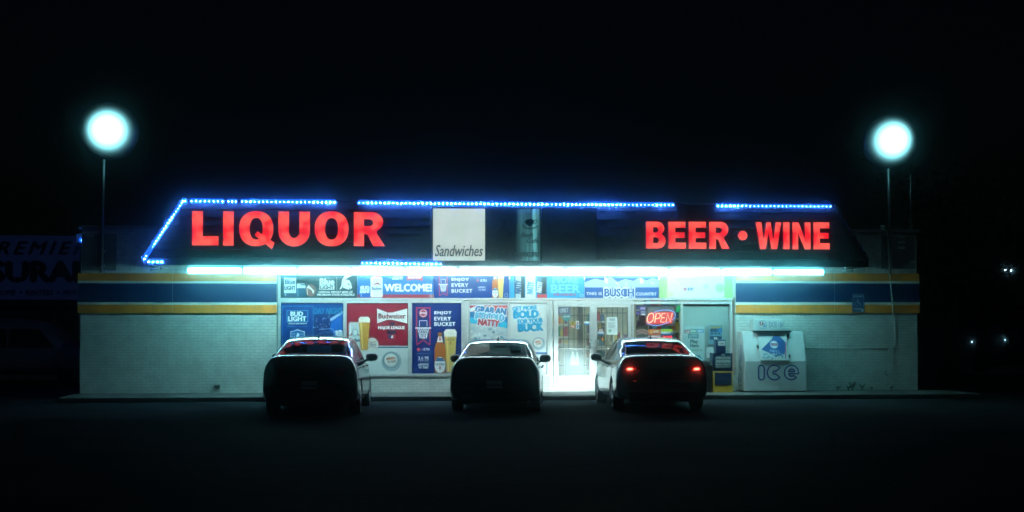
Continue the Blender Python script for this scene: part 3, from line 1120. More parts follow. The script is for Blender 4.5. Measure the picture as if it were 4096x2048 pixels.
YB = .0205
# A blue beer poster
o = poster(1124, 1372, 1213, 1494, '0c3f86', "blue beer poster with boxed white lettering and a shield, behind the first parked car")
p = Pic(YB)
for a in ((1129, 1130.6, 1224, 1490), (1251.5, 1253, 1224, 1490), (1130.6, 1251.5, 1224, 1225.6)):
    p.rect(*a, '4aa0d0')
for a in ((1147, 1149, 1241, 1288), (1230, 1232, 1241, 1288), (1149, 1230, 1241, 1243), (1149, 1230, 1286, 1288)):
    p.rect(*a, '6ab4dc')
p.text("BUD", 1161, 1213, 1246.5, 1264, 'eaf0f4', .09); p.text("LIGHT", 1152, 1226, 1266, 1284, 'eaf0f4', .09)
p.text("OFFICIAL BEER SPONSOR", 1154, 1227, 1291.5, 1297, 'd0e0ec', .05, .2); p.rect(1148, 1232, 1306, 1307.2, '5aa4d4')
p.text("DAY NIGHT", 1255, 1371, 1232, 1256, '1f86b4', .05, .1)
p.build("lettering", o)
p = Pic(YB); p.poly([(1161, 1325), (1172, 1324), (1190, 1317), (1208, 1324), (1219, 1325), (1218, 1358), (1206, 1374), (1190, 1382), (1174, 1374), (1162, 1358)][::-1], 'cfdbe4')
p.poly([(1164, 1329), (1190, 1321), (1216, 1329), (1215, 1356), (1204, 1371), (1190, 1378), (1176, 1371), (1165, 1356)][::-1], '2468a8')
p.poly([(1183, 1348), (1190, 1331), (1198, 1336), (1196, 1350), (1188, 1356)], 'e0e8ee')
for sx in (1169, 1177, 1203, 1211):
    for sy in (1336, 1346, 1356):
        p.ell(sx, sy, 1.8, 1.8, 'e0e8ee', 8)
p.build("shield_emblem", o)
p = Pic(YB); p.rect(1254, 1371, 1258, 1494, '0b2e6c')
p.poly([(1312, 1350), (1328, 1268), (1371, 1252), (1371, 1352)], '1a62b8'); p.poly([(1318, 1276), (1371, 1242), (1371, 1254), (1326, 1284)][::-1], 'a8c8e0')
p.poly([(1258, 1352), (1276, 1318), (1330, 1326), (1340, 1352)][::-1], '0c2c66'); p.line([(1276, 1318), (1330, 1314), (1338, 1330)], 2.5, '8ab4d8'); p.line([(1262, 1346), (1290, 1328), (1330, 1330)], 2, '4a86c0')
p.text("BUD", 1342, 1371, 1322, 1348, 'eaf0f4', .09, 0, -.15)
rr = random.Random(2)
for k in range(42):
    a = rr.random()
    s = rr.uniform(.6, 2.0)
    p.ell(1256 + 66 * a + rr.uniform(-6, 6), 1300 - 30 * a * a + rr.uniform(-26, 24), s, s, 'c8e0ee', 6)
p.rect(1256, 1370, 1354, 1490, '0e3c7c'); p.text("LIGHT", 1264, 1366, 1420, 1452, 'dfe8ee', .08)
p.build("can_splash_print", o)

# B red beer poster
o = poster(1387, 1632, 1213, 1494, 'd9dedd', "red and white beer poster with bow tie badge, glass, baseball and bottle cap")
p = Pic(YB); p.rect(1387, 1632, 1213, 1383, '9c1730'); p.rect(1387, 1632, 1386, 1392, '3a6684'); p.build("red_field", o)
p = Pic(YB - .002); p.poly([(1508, 1234), (1508, 1294), (1550, 1279), (1568, 1279), (1629, 1294), (1629, 1234), (1568, 1250), (1550, 1250)], 'e4e6e4'); p.text("Budweiser", 1514, 1623, 1254, 1274, '8c2030', .035); p.build("bow_tie_badge", o)
p = Pic(YB - .002); p.text("THE", 1556, 1579, 1289.5, 1302, '26304e', .09); p.text("MAJOR LEAGUE", 1512, 1620, 1304.5, 1320.5, 'e8eae8', .09); p.text("BEER", 1549, 1587, 1323, 1336, '26304e', .09)
p.rect(1555, 1568, 1339, 1354, '2d4f80'); p.rect(1568, 1582, 1339, 1354, 'b8343e'); p.poly([(1563, 1352), (1567, 1341), (1573, 1342), (1571, 1349), (1575, 1352)], 'e8eae8'); p.build("lettering", o)
p = Pic(YB - .002); can(p, 1395, 1442, 1283, 1402, 'c6cdd0', 'e6e8e6', None, top='a03a44'); p.poly([(1396, 1345), (1418, 1316), (1440, 1345), (1418, 1336)], 'b83a44'); p.ell(1420, 1330, 12, 16, '9aa8b0'); p.ell(1420, 1330, 8, 12, 'd6dcde'); p.text("Budwe", 1400, 1441, 1352, 1368, '2a4060', .04); p.build("beer_can", o)
p = Pic(YB - .009); beer_glass(p, 1434, 1480, 1267, 1400, 'cf9440'); p.build("beer_glass", o)
p = Pic(YB - .006); p.ell(1488, 1378, 26, 27, 'dcdcd4'); p.line([(1468, 1362), (1480, 1369), (1496, 1369), (1508, 1362)], 1.8, 'a84a4a'); p.line([(1468, 1394), (1480, 1387), (1496, 1387), (1508, 1394)], 1.8, 'a84a4a'); p.text("Official", 1474, 1504, 1373, 1383, '7c7c88', .03); p.build("baseball", o)
p = Pic(YB - .002); p.ell(1566, 1445, 40, 40, '9db4be'); cap(p, 1564.5, 1441, 33.5); p.build("bottle_cap", o)

# C blue hoop poster
o = poster(1649, 1845, 1213, 1494, '0e2c74', "tall blue poster with basketball hoop, beer bottle and glass")
p = Pic(YB); hoop(p, 1664, 1722, 1229, 1380, True); p.build("hoop_emblem", o)
p = Pic(YB)
p.text("ENJOY", 1737, 1807, 1245, 1260, 'eaf0f2', .07, space=1.15); p.text("EVERY", 1737, 1804, 1267.5, 1282, 'eaf0f2', .07, space=1.15); p.text("BUCKET", 1737, 1822, 1289, 1303.5, 'eaf0f2', .07, space=1.15)
p.ell(1674, 1398, 7, 7, 'c8485a'); p.ell(1686, 1399, 1.6, 1.6, 'd8e0ec'); p.text("ULTRA", 1691, 1720, 1392, 1402, 'd0dcea', .05); p.rect(1666, 1720, 1413.5, 1415.5, '5a80bc')
p.text("2.6 95", 1672, 1715, 1426, 1438, 'dfe8f0', .06); p.text("CARBS CALS", 1673, 1714, 1440, 1445, 'b8c8de', .05)
p.text("#BEERS", 1671, 1715, 1454, 1463, 'dfe8f0', .07, .2); p.text("TO THAT", 1674, 1715, 1465, 1474, 'dfe8f0', .07, .2)
p.build("lettering", o)
p = Pic(YB); beer_glass(p, 1776, 1827, 1317, 1490, 'cdb060'); p.text("ULTRA", 1784, 1820, 1354, 1363, '8a7a48', .04); p.rect(1800, 1804, 1366, 1378, 'b8404a'); p.build("beer_glass", o)
p = Pic(YB - .010); bottle(p, 1737, 1783, 1330, 1492); p.build("beer_bottle", o)

# D ice cold poster
o = poster(1880, 2030, 1213, 1494, 'c9d3d6', "white poster with tilted ice cold slogan over red, blue and cyan stripes")
p = Pic(YB); p.poly([(1880, 1244), (1880, 1222), (2030, 1222), (2030, 1262)], 'c8343c'); p.poly([(1880, 1234), (1908, 1222), (1936, 1222), (1880, 1250)][::-1], 'e4e8ea')
p.poly([(1880, 1268), (1880, 1246), (2030, 1268), (2030, 1288)], '2a74b0'); p.poly([(1880, 1292), (1880, 1268), (2030, 1288), (2030, 1312)], '34b4d8'); p.build("stripe_print", o)
p = Pic(YB - .003)
for (s, a, c, e, f, col) in (("GRAB AN", 1900, 2026, 1228, 1255, '2470ac'), ("ICE COLD", 1900, 2018, 1253, 1281, '5cb4d4'), ("NATTY", 1911, 1998, 1278, 1304, 'b82c3c')):
    p.text(s, a - 3, c + 3, e - 2, f + 2, 'e6ecee', .17, .08, .09)
    p.text(s, a, c, e + 1, f - 1, col, .09, .08, .09)
p.build("lettering", o)
p = Pic(YB)
rr = random.Random(9)
for k in range(70):
    cx, cyy, s = rr.uniform(1884, 2026), rr.uniform(1312, 1490), rr.uniform(3, 11)
    a0 = rr.uniform(0, 6)
    p.poly([(max(1881, min(2029, cx + s * math.cos(a0 - i * 1.257 * 1.0))), cyy + s * .7 * math.sin(a0 - i * 1.257)) for i in range(5)], rr.choice(['e4eaec', 'b4c8d0', '8fb0bc', 'd2dde0', '6f98aa', 'eef2f2']))
p.build("ice_cube_print", o)["kind"] = "stuff"

# E bold poster, with a plain sheet below
o = poster(2039, 2188, 1213, 1415, 'd6dad8', "white poster with sky blue bold slogan and a bottle cap")
p = Pic(YB); p.text("GET MORE", 2049, 2148, 1224, 1240, '3aa4cc', .10, 0, -.07); p.text("BOLD", 2052, 2156, 1243, 1271, '2fa0cc', .13, 0, -.05); p.text("FOR YOUR", 2070, 2173, 1275, 1292, '3aa4cc', .10, 0, -.07); p.text("BUCK", 2070, 2175, 1294, 1324, '2fa0cc', .13, 0, -.05); p.rect(2039, 2188, 1409, 1415, '2a6ab0'); p.build("lettering", o)
p = Pic(YB); p.ell(2155, 1375, 26, 26, '9fb6be'); cap(p, 2153, 1372, 23); p.build("bottle_cap", o)
o = poster(2039, 2188, 1418, 1494, 'cfd8da', "plain pale sheet on the glass beneath the bold slogan poster")

# F open window: small signs and the neon
o = sheet("small_sign", "purple price sign in the top corner of the neon window", "sign", 2543, 2582, 1222, 1260, .03, '2a2450')
p = Pic(.0295); p.rect(2560, 2581, 1227, 1240, '6a4a98'); p.text("ROYAL", 2562, 2580, 1229, 1238, 'd0c4e0', .05, .2); p.text("SALE", 2545, 2557, 1238, 1243, 'd8c070', .06); p.text("SWISHER", 2562, 2580, 1244, 1251, 'c8c0d8', .05, .2); p.rect(2564, 2580, 1254, 1260, 'e0e0e4'); p.rect(2544, 2557, 1250, 1259, '6a4a98'); p.build("lettering", o)
o = sheet("small_sign", "dark brown cigar sign with arched lettering under the neon sign", "sign", 2544, 2592, 1304, 1348, .03, '4c4436')
p = Pic(.0295); p.text("BACKWOODS", 2546, 2590, 1317, 1333, 'e8dcd8', .10, 0, 0, 1, 7); p.text("BACKWOODS", 2547, 2589, 1318, 1332, '8c3a44', .04, 0, 0, 1, 7); p.rect(2546, 2590, 1306, 1310, '2e2a22'); p.build("lettering", o)
o = sheet("small_sign", "orange sign with a tan disc under the neon sign", "sign", 2594, 2641, 1316, 1341, .03, 'cc5f28')
p = Pic(.0295); p.ell(2605, 1328, 6, 7, 'd8a860'); p.text("GAMES", 2613, 2635, 1321, 1331, 'e8d8d0', .06, .15); p.rect(2612, 2634, 1333, 1336, '7a4a6a'); p.build("lettering", o)
o = sheet("small_sign", "white strip beneath the orange sign under the neon", "sign", 2594, 2641, 1342, 1349, .03, 'd8c8cc')
o = sheet("small_sign", "lime and blue lottery sign under the neon sign", "sign", 2643, 2691, 1316, 1342, .03, '1e5c92')
p = Pic(.0295); p.rect(2643, 2690, 1316, 1327, 'a8c430'); p.text("KENO!", 2646, 2682, 1326, 1334, 'e8f0e8', .08, .1); p.ell(2685, 1329, 2.5, 2.5, 'c85a5a'); p.build("lettering", o)
o = sheet("small_sign", "green card in the top right corner of the neon window", "sign", 2704, 2721, 1222, 1248, .03, '1f9a5c')
p = Pic(.0295); p.ell(2705, 1227, 3, 3, 'c8503a', 10); p.build("dot_print", o)
o = sheet("small_sign", "dark red box panel beside the neon sign", "sign", 2556, 2582, 1263, 1303, .06, '4a2020')
o = sheet("small_sign", "pale grey sheet behind the neon sign", "sign", 2584, 2702, 1221, 1304, .10, '8a8288')
p = Pic(.0995)
rr = random.Random(4)
for k in range(60):
    x, y, s = rr.uniform(2590, 2698), rr.uniform(1224, 1300), rr.uniform(4, 10)
    p.line([(x, y), (x + s * .3, y - s)], rr.uniform(.8, 2.0), rr.choice(['b8b4b4', '6a6068', 'c8c4bc', '5c4c58', '98a098']))
p.build("crinkle_print", o)
# lottery number display
o = sheet("number_display", "black lottery counter with red glowing digits above the silver car roof", "display", 2645, 2692, 1341.5, 1356, .04, '0c0c0e')
M_DIG = emit("red_digits", (1.0, .02, .04), 1.4)
p = Pic(.0385); p.text("308", 2649, 2689, 1342.5, 1354, M_DIG, .09); p.build("digit", o)


def neon(name, strokes, m, r, parent, y):
    mb = MB()
    for s in strokes:
        mb.tube([P(a, b, y) for a, b in s], r, m, 6)
    return mb.build(name, parent, True)


M_NEON = emit("neon_tube_cream", (1.0, .66, .40), 1.7)
M_NEONB = emit("neon_tube_blue", (.22, .42, 1.0), 1.25)
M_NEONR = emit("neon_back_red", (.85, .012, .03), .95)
Z7 = lambda a, b: (2520 + a * .16693, 1190 + b * .16693)
nb = Pic(.022)
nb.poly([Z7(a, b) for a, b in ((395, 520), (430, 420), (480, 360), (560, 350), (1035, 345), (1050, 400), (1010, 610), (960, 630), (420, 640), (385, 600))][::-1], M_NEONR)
op = thing("neon_sign", "red neon open sign with blue oval ring in the window", "neon sign", P(2639, 1272, .012))
q = nb.build("backing"); q.parent = op; q.matrix_parent_inverse = Matrix.Translation(-op.location)


def zs(pts):
    return [Z7(a, b) for a, b in pts]


def oval(cx, cyy, rx, ry, sl, n=22):
    return [(cx + rx * math.cos(2 * math.pi * i / n) + sl * -ry * math.sin(2 * math.pi * i / n) * -1, cyy + ry * math.sin(2 * math.pi * i / n)) for i in range(n + 1)]


letters = {
    'o': [[(490 + 75 * math.cos(a) - 22 * math.sin(a), 490 + 112 * math.sin(a)) for a in [2 * math.pi * i / 22 for i in range(23)]]],
    'p': [[(592, 598), (628, 385), (690, 380), (722, 400), (725, 440), (705, 490), (670, 505), (612, 505)]],
    'e': [[(850, 380), (770, 385), (735, 590), (825, 588)], [(755, 485), (830, 483)]],
    'n': [[(865, 590), (900, 380), (965, 590), (1012, 375)]],
}
for kx, st in letters.items():
    q = neon("neon_letter", [zs(s) for s in st], M_NEON, .0125, None, .002)
    q.parent = op
    q.matrix_parent_inverse = Matrix.Translation(-op.location)
for st in ([(560, 372), (640, 328), (760, 303), (880, 298), (980, 312), (1058, 352), (1093, 410), (1082, 470), (1020, 540)], [(400, 610), (450, 640), (540, 665), (640, 672), (740, 660), (840, 625), (940, 585)]):
    q = neon("neon_ring", [zs(st)], M_NEONB, .011, None, .004)
    q.parent = op
    q.matrix_parent_inverse = Matrix.Translation(-op.location)

# G blind window
M_BLIND = mat("pale_blind", (0.50, 0.58, 0.57), 0.7)
bl = thing("window_blind", "pale roller blind of narrow slats filling the window beside the ice freezer", "blind", P(2827, 1216, .10))
zb0, zb1 = P(2827, 1495, .10).z, P(2827, 1225, .10).z
ns = 34
slm = mesh("slat", [(-.5, -.006, 0), (.5, -.006, 0), (.5, .004, 0), (-.5, .004, 0), (-.5, 0, 1), (.5, 0, 1), (.5, .006, 1), (-.5, .006, 1)], BOXF, M_BLIND)
bw_ = P(2921, 1300, .10).x - P(2733, 1300, .10).x + .1
for k in range(ns):
    q = link("slat", slm, bl)
    q.location = (0, 0, zb0 + (zb1 - zb0) * k / ns - bl.location.z)
    q.scale = (bw_, 1, (zb1 - zb0) / ns - .003)
bx("head_rail", -bw_ / 2, bw_ / 2, -.03, .03, zb1 - bl.location.z + .004, zb1 - bl.location.z + .07, M_DARKM, bl)
o = sheet("notice", "pale lottery notice with two word invitation in the blind window", "notice", 2734, 2818, 1305, 1480, .03, 'a9c4c4')
p = Pic(.0295); p.rect(2737, 2760, 1319, 1333, '8a3a4e'); p.rect(2760, 2787, 1316, 1332, '3a8a78'); p.rect(2787, 2815, 1317, 1332, '3a86b0'); p.text("CLUB", 2739, 2758, 1322, 1331, 'd8c8cc', .05); p.text("KENO", 2762, 2785, 1319, 1329, 'c8e0d4', .05); p.text("DAILY", 2789, 2813, 1320, 1329, 'c8dce8', .05)
p.rect(2753, 2794, 1335, 1353, '1f5a66'); p.text("LOTTO", 2757, 2790, 1338, 1350, 'a4ccd0', .06, 0, -.06); p.build("logo_block", o)
p = Pic(.0275); p.text("Play", 2761, 2793, 1359, 1376, '24424a', .06); p.text("Here", 2760, 2795, 1375, 1389, '24424a', .06); p.text("SUPER", 2768, 2802, 1422, 1432, '1f5a66', .10, .1, -.03); p.text("LUCKY", 2772, 2808, 1432, 1443, '1f5a66', .10, .1, -.03); p.rect(2752, 2812, 1398, 1403, '7fae8c'); p.build("lettering", o)
o = sheet("notice", "blue soda price poster with ninety nine cents disc in the blind window", "notice", 2837, 2889, 1300, 1376, .03, '6f9cae')
p = Pic(.0295); p.rect(2841, 2886, 1306, 1314, 'a8945a'); p.rect(2841, 2873, 1314, 1328, '1f4862'); p.rect(2873, 2888, 1312, 1328, '2d6a9a')
for cx in (2848, 2863, 2877):
    p.ell(cx, 1334, 6, 5, '24506a', 16)
p.rect(2840, 2886, 1345, 1358, '1d3f66'); p.ell(2863, 1354, 11, 11, '14242e'); p.text("99", 2855, 2869, 1348, 1361, 'dfe6e6', .06, .15); p.text("c", 2869, 2873, 1354, 1359, 'dfe6e6', .05); p.build("price_print", o)
o = sheet("notice", "plain white sheet at the bottom of the blind window", "notice", 2826, 2866, 1388, 1432, .03, 'c4d0d0')

# ================================================================== LIT SIGNS ON THE ROOF
SIGN_Y = EY - .07


def shape(loops, x0, x1, y0, y1, yf, depth, face, side):
    """an upright letter with real depth: loops in a unit square, first one outer, the others holes or extra pieces"""
    cu = bpy.data.curves.new("letter", 'CURVE')
    cu.dimensions = '2D'
    cu.fill_mode = 'BOTH'
    cu.extrude = depth / 2
    a, c = P(x0, y1, yf), P(x1, y0, yf)
    for lp in loops:
        s = cu.splines.new('POLY')
        s.points.add(len(lp) - 1)
        for i, (u, w) in enumerate(lp):
            s.points[i].co = (u * (c.x - a.x), w * (c.z - a.z), 0, 1)
        s.use_cyclic_u = True
    o = bpy.data.objects.new("letter", cu)
    me = bpy.data.meshes.new_from_object(o)
    bpy.data.objects.remove(o)
    vs = [(v.co.x, -v.co.z, v.co.y) for v in me.vertices]
    fs, fm = [], []
    for p in me.polygons:
        fs.append(tuple(p.vertices))
        fm.append(0 if p.normal.z > .9 else 1)
    bpy.data.meshes.remove(me)
    return mesh("sign_letter", vs, fs, [face, side], fm), Vector((a.x, yf + depth / 2, a.z))


def arc(cx, cyy, rx, ry, a0, a1, n=14):
    return [(cx + rx * math.cos(R_(a0 + (a1 - a0) * i / n)), cyy + ry * math.sin(R_(a0 + (a1 - a0) * i / n))) for i in range(n + 1)]


def sup(cx, cyy, rx, ry, n=40, e=2.25):
    o = []
    for i in range(n):
        a = 2 * math.pi * i / n
        c, s = math.cos(a), math.sin(a)
        o.append((cx + rx * math.copysign(abs(c) ** (2 / e), c), cyy + ry * math.copysign(abs(s) ** (2 / e), s)))
    return o


LET = {
    'L': [[(0, 0), (1, 0), (1, .27), (.40, .27), (.40, 1), (0, 1)]],
    'I': [[(0, 0), (1, 0), (1, 1), (0, 1)]],
    'O': [sup(.5, .5, .5, .51), sup(.5, .5, .19, .315)],
    'Q': [sup(.5, .5, .5, .51), sup(.5, .5, .19, .315)],
    'U': [[(0, 1), (0, .40)] + arc(.5, .42, .5, .44, 182, 358) + [(1, .40), (1, 1), (.665, 1), (.665, .42)] + arc(.5, .42, .165, .19, 0, -180) + [(.335, .42), (.335, 1)]],
    'R': [[(0, 0), (0, 1), (.58, 1)] + arc(.58, .715, .36, .285, 90, -62) + [(.74, .37), (1, 0), (.63, 0), (.44, .34), (.33, .36), (.33, 0)],
          [(.33, .59), (.33, .79), (.50, .79)] + arc(.50, .69, .12, .10, 90, -90)],
    'B': [[(0, 0), (0, 1), (.55, 1)] + arc(.55, .745, .38, .255, 90, -50) + arc(.60, .285, .40, .285, 55, -90) + [(.5, 0)],
          [(.36, .60), (.36, .79), (.50, .79)] + arc(.50, .695, .12, .095, 90, -90),
          [(.36, .20), (.36, .42), (.52, .42)] + arc(.52, .31, .13, .11, 90, -90)],
    'E': [[(0, 0), (1, 0), (1, .23), (.40, .23), (.40, .40), (.94, .40), (.94, .61), (.40, .61), (.40, .78), (.98, .78), (.98, 1), (0, 1)]],
    'W': [[(0, 1), (.17, 0), (.39, 0), (.50, .60), (.61, 0), (.83, 0), (1, 1), (.78, 1), (.69, .36), (.58, 1), (.42, 1), (.31, .36), (.22, 1)]],
    'N': [[(0, 0), (0, 1), (.34, 1), (.68, .42), (.68, 1), (1, 1), (1, 0), (.68, 0), (.32, .58), (.32, 0)]],
    '.': [sup(.5, .5, .5, .5, 28, 2.0)],
}


def sign_letter(ch, x0, x1, y0, y1, label, group):
    me, loc = shape(LET[ch], x0, x1, y0, y1, SIGN_Y, .14, M_RED, M_REDSIDE)
    o = link("sign_letter", me)
    o.location = loc
    tag(o, label, "sign letter", group)
    mb = MB()
    w, h = (P(x1, y0, SIGN_Y).x - loc.x), (P(x0, y0, SIGN_Y).z - loc.z)
    for zz in (.25, .8):                                        # stand-off brackets back to the roof
        dep = (TY - EY) * ((loc.z + zz * h) - zE1) / (zT - zE1) + (EY - SIGN_Y) - .05
        mb.box(w * .08, w * .08 + .04, .071, max(.1, dep), h * zz, h * zz + .04, M_DARKM)
    mb.build("bracket", o)
    return o


LQ, BW = "red letters of the liquor sign", "red letters of the beer and wine sign"
sign_letter('L', 768, 875, 845, 981, "red lit letter l that starts the liquor sign on the dark roof", LQ)
sign_letter('I', 892, 935, 845.5, 982, "red lit letter i between l and q of the liquor sign", LQ)
q = sign_letter('Q', 956, 1093.5, 846, 983, "red lit letter q with slanted tail in the liquor sign", LQ)
me, loc = shape([[(.02, .78), (.16, 1), (1, .36), (.86, 0)]], 1016, 1099, 925, 997, SIGN_Y - .006, .12, M_RED, M_REDSIDE)
tl = link("tail", me, q)
tl.location = loc - q.location
sign_letter('U', 1113, 1240, 846.5, 983, "red lit letter u in the middle of the liquor sign", LQ)
sign_letter('O', 1258, 1394.5, 847, 983.5, "red lit letter o before the last letter of the liquor sign", LQ)
sign_letter('R', 1415, 1540, 849, 984, "red lit letter r that ends the liquor sign", LQ)
sign_letter('B', 2585, 2662.5, 886.5, 994, "red lit letter b that starts the beer sign on the roof", BW)
sign_letter('E', 2674, 2743, 887, 994.5, "red lit letter e directly after the b of the beer sign", BW)
sign_letter('E', 2755, 2825, 887, 995, "red lit letter e before the r of the beer sign", BW)
sign_letter('R', 2837, 2918, 887.5, 995, "red lit letter r that ends the word beer", BW)
sign_letter('.', 2952.5, 2989.5, 923, 961, "round red lit dot between the beer and wine words", BW)
sign_letter('W', 3023.5, 3125, 889, 996.5, "red lit letter w that starts the word wine", BW)
sign_letter('I', 3133, 3158, 889, 996.5, "red lit letter i after the w of the wine sign", BW)
sign_letter('N', 3170, 3242, 889.5, 997, "red lit letter n in the word wine", BW)
sign_letter('E', 3254, 3318, 889.5, 997, "red lit letter e that ends the word wine", BW)

# box signs in the middle of the roof
M_PANEL = emit("lit_sign_face", (.56, .66, .60), 1.0, mottle=(.62, .70, .66), mscale=2.0)
M_UNLIT = mat("unlit_sign_face", (.05, .065, .065), .5, noise=.4, nscale=3)
half = bpy.data.materials.new("half_lit_sign_face")             # one tube inside has failed
half.use_nodes = True
nt = half.node_tree
b = nt.nodes["Principled BSDF"]
tc = nt.nodes.new("ShaderNodeTexCoord")
mp = nt.nodes.new("ShaderNodeMapping")
mp.inputs["Scale"].default_value = (9, 1, .25)
nz = nt.nodes.new("ShaderNodeTexNoise")
nz.inputs["Scale"].default_value = 2.0
nz.inputs["Detail"].default_value = 3
nt.links.new(tc.outputs["Object"], mp.inputs[0])
nt.links.new(mp.outputs[0], nz.inputs["Vector"])
sx = nt.nodes.new("ShaderNodeSeparateXYZ")
nt.links.new(tc.outputs["Generated"], sx.inputs[0])
r1 = nt.nodes.new("ShaderNodeMapRange")
r1.interpolation_type = 'SMOOTHSTEP'
r1.inputs["From Min"].default_value = .50
r1.inputs["From Max"].default_value = .86
nt.links.new(sx.outputs[0], r1.inputs[0])
mu = nt.nodes.new("ShaderNodeMath")
mu.operation = 'MULTIPLY'
nt.links.new(r1.outputs[0], mu.inputs[0])
mr2 = nt.nodes.new("ShaderNodeMapRange")
mr2.inputs["From Min"].default_value = .36
mr2.inputs["From Max"].default_value = .64
mr2.inputs["To Min"].default_value = .12
nt.links.new(nz.outputs[0], mr2.inputs[0])
nt.links.new(mr2.outputs[0], mu.inputs[1])
m2 = nt.nodes.new("ShaderNodeMath")
m2.operation = 'MULTIPLY'
m2.inputs[1].default_value = .55
nt.links.new(mu.outputs[0], m2.inputs[0])
b.inputs["Base Color"].default_value = (.06, .075, .075, 1)
b.inputs["Emission Color"].default_value = (.26, .86, .88, 1)
nt.links.new(m2.outputs[0], b.inputs["Emission Strength"])


def box_sign(label, x0, x1, y0, y1, face):
    t = thing("box_sign", label, "box sign", P((x0 + x1) / 2, y1, SIGN_Y), 0, "box signs on the mansard")
    a, c = P(x0, y1, SIGN_Y) - t.location, P(x1, y0, SIGN_Y) - t.location
    cab = MB()
    cab.box(a.x - .03, c.x + .03, .012, .80, a.z - .03, c.z + .03, M_DARKM)
    cab.build("cabinet", t)
    f = bx("sign_face", a.x, c.x, 0, .0115, a.z, c.z, face, t)
    rounded(f, .02, 3)
    return t


def on(t, pic, name):
    return pic.build(name, t)


INK = mat("teal_sign_ink", (.004, .075, .080), .6)
s1 = box_sign("white lit box sign with sandwiches lettering on the roof", 1732, 1940, 835, 1042, M_PANEL)
p = Pic(SIGN_Y - .002)
p.text("Sandwiches", 1739, 1932, 980, 1025, INK, .018, .28)
for sxp in (1741, 1770, 1797):
    p.rect(sxp, sxp + 7, 1022.5, 1024.5, INK)
on(s1, p, "lettering")
p = Pic(SIGN_Y - .0015)
p.poly([(1877, 895), (1888, 878), (1896, 868), (1893, 884), (1882, 893)][::-1], mat("faded_green_stain", (.10, .30, .12), .6))
s2 = box_sign("half lit teal box sign with coffee cup and fresh cappuccino lettering", 1949, 2160, 836, 1043, half)
p = Pic(SIGN_Y - .002)
DK = mat("dark_sign_ink", (.006, .016, .022), .6)
p.text("Fresh", 2084, 2132, 930, 951, DK, .03, .35); p.text("Cafe", 2106, 2155, 953, 972, DK, .04, .35)
p.text("Fresh", 1963, 2032, 1003, 1032, DK, .03, .4); p.text("Cappuccino", 2050, 2156, 998, 1036, DK, .03, .4)
on(s2, p, "lettering")
p = Pic(SIGN_Y - .002)
p.ell(2119, 879, 14, 3.5, DK)
p.poly([(2100, 880), (2138, 880), (2135, 894), (2124, 904), (2113, 904), (2103, 894)], DK)
p.poly([(2107, 886), (2112, 886), (2114, 896), (2122, 899), (2114, 900), (2108, 893)][::-1], half)
p.line([(2138, 882), (2149, 880), (2148, 888), (2136, 896)], 3, DK)
p.line([(2090, 899), (2096, 908), (2110, 914), (2130, 914), (2146, 908), (2152, 902)], 4, DK)
p.line([(2098, 856), (2114, 856), (2110, 868), (2116, 874)], 3, DK)
p.line([(2106, 850), (2122, 852), (2118, 862), (2122, 868)], 3, DK)
on(s2, p, "cup_emblem")
p = Pic(SIGN_Y - .0015)
p.ell(2016, 940, 34, 26, mat("faded_cup_print", (.03, .035, .035), .6)); p.rect(2003, 2028, 876, 925, "1a2426")
on(s2, p, "faded_print")
s3 = box_sign("unlit dark box sign at the end of the three box signs", 2174, 2380, 838, 1044, M_UNLIT)
p = Pic(SIGN_Y - .002)
p.text("Specialty", 2182, 2264, 1008, 1034, DK, .03, .4); p.ell(2280, 960, 45, 34, mat("faded_cup_print", (.03, .035, .035), .6))
on(s3, p, "lettering")

# ================================================================== FLUORESCENT TUBES UNDER THE EAVE
bnd = [748, 972, 1190, 1405, 1620, 1832, 2043, 2259, 2464, 2672, 2880, 3087, 3293]
TBY = -1.52
zTube = P(2048, 1082.5, TBY).z
z_sof = zE0 + .03
tube_r = .021
tl_names = ["first fluorescent tube, above the left end of the striped wall", "second fluorescent tube, above the left stripes",
            "fluorescent tube above the stripe end and green helmet sign", "fluorescent tube above the welcome sign",
            "fluorescent tube above the three word slogan sign", "fluorescent tube under the sandwiches box sign",
            "fluorescent tube under the cappuccino box sign", "fluorescent tube above the first glass door",
            "fluorescent tube above the mountain sign", "fluorescent tube above the lime and white sign",
            "fluorescent tube above the ice freezer", "last fluorescent tube, past the ice freezer"]
for i in range(12):
    a, c = P(bnd[i], 1082, TBY).x + .008, P(bnd[i + 1], 1082, TBY).x - .008
    cx = (a + c) / 2
    hw = (c - a) / 2
    t = thing("tube_light", "white glowing " + tl_names[i], "tube light", (cx, TBY, zTube), 0, "tube lights under the eave")
    hz = z_sof - zTube
    bx("housing", -hw, hw, -.10, .10, .086, max(.11, hz - .001), M_PLASTIC, t)
    dm = M_TUBE_END if i in (0, 11) else M_TUBE_COOL if i in (0, 1, 10, 11) else (M_TUBE_MID if i in (2, 3, 9) else M_TUBE)
    prof = [(-.085, .085), (-.098, .05), (-.100, 0), (-.085, -.055), (-.050, -.085), (0, -.092), (.050, -.085), (.085, -.055), (.100, 0), (.098, .05), (.085, .085)]
    tb = MB()
    n9 = len(prof)
    v = [(-hw + .011, y, z) for y, z in prof] + [(hw - .011, y, z) for y, z in prof]
    tb.add(v, [(k, k + 1, n9 + k + 1, n9 + k) for k in range(n9 - 1)] + [tuple(range(n9 - 1, -1, -1)), tuple(range(n9, 2 * n9))], dm)
    tb.build("tube_halo", t, True)  # bloom of a bare tube, built as a thick glowing body
    for s in (-1, 1):
        bx("end_cap", min(s * hw, s * (hw - .010)), max(s * hw, s * (hw - .010)), -.102, .102, -.094, .0855, M_PLASTIC, t)
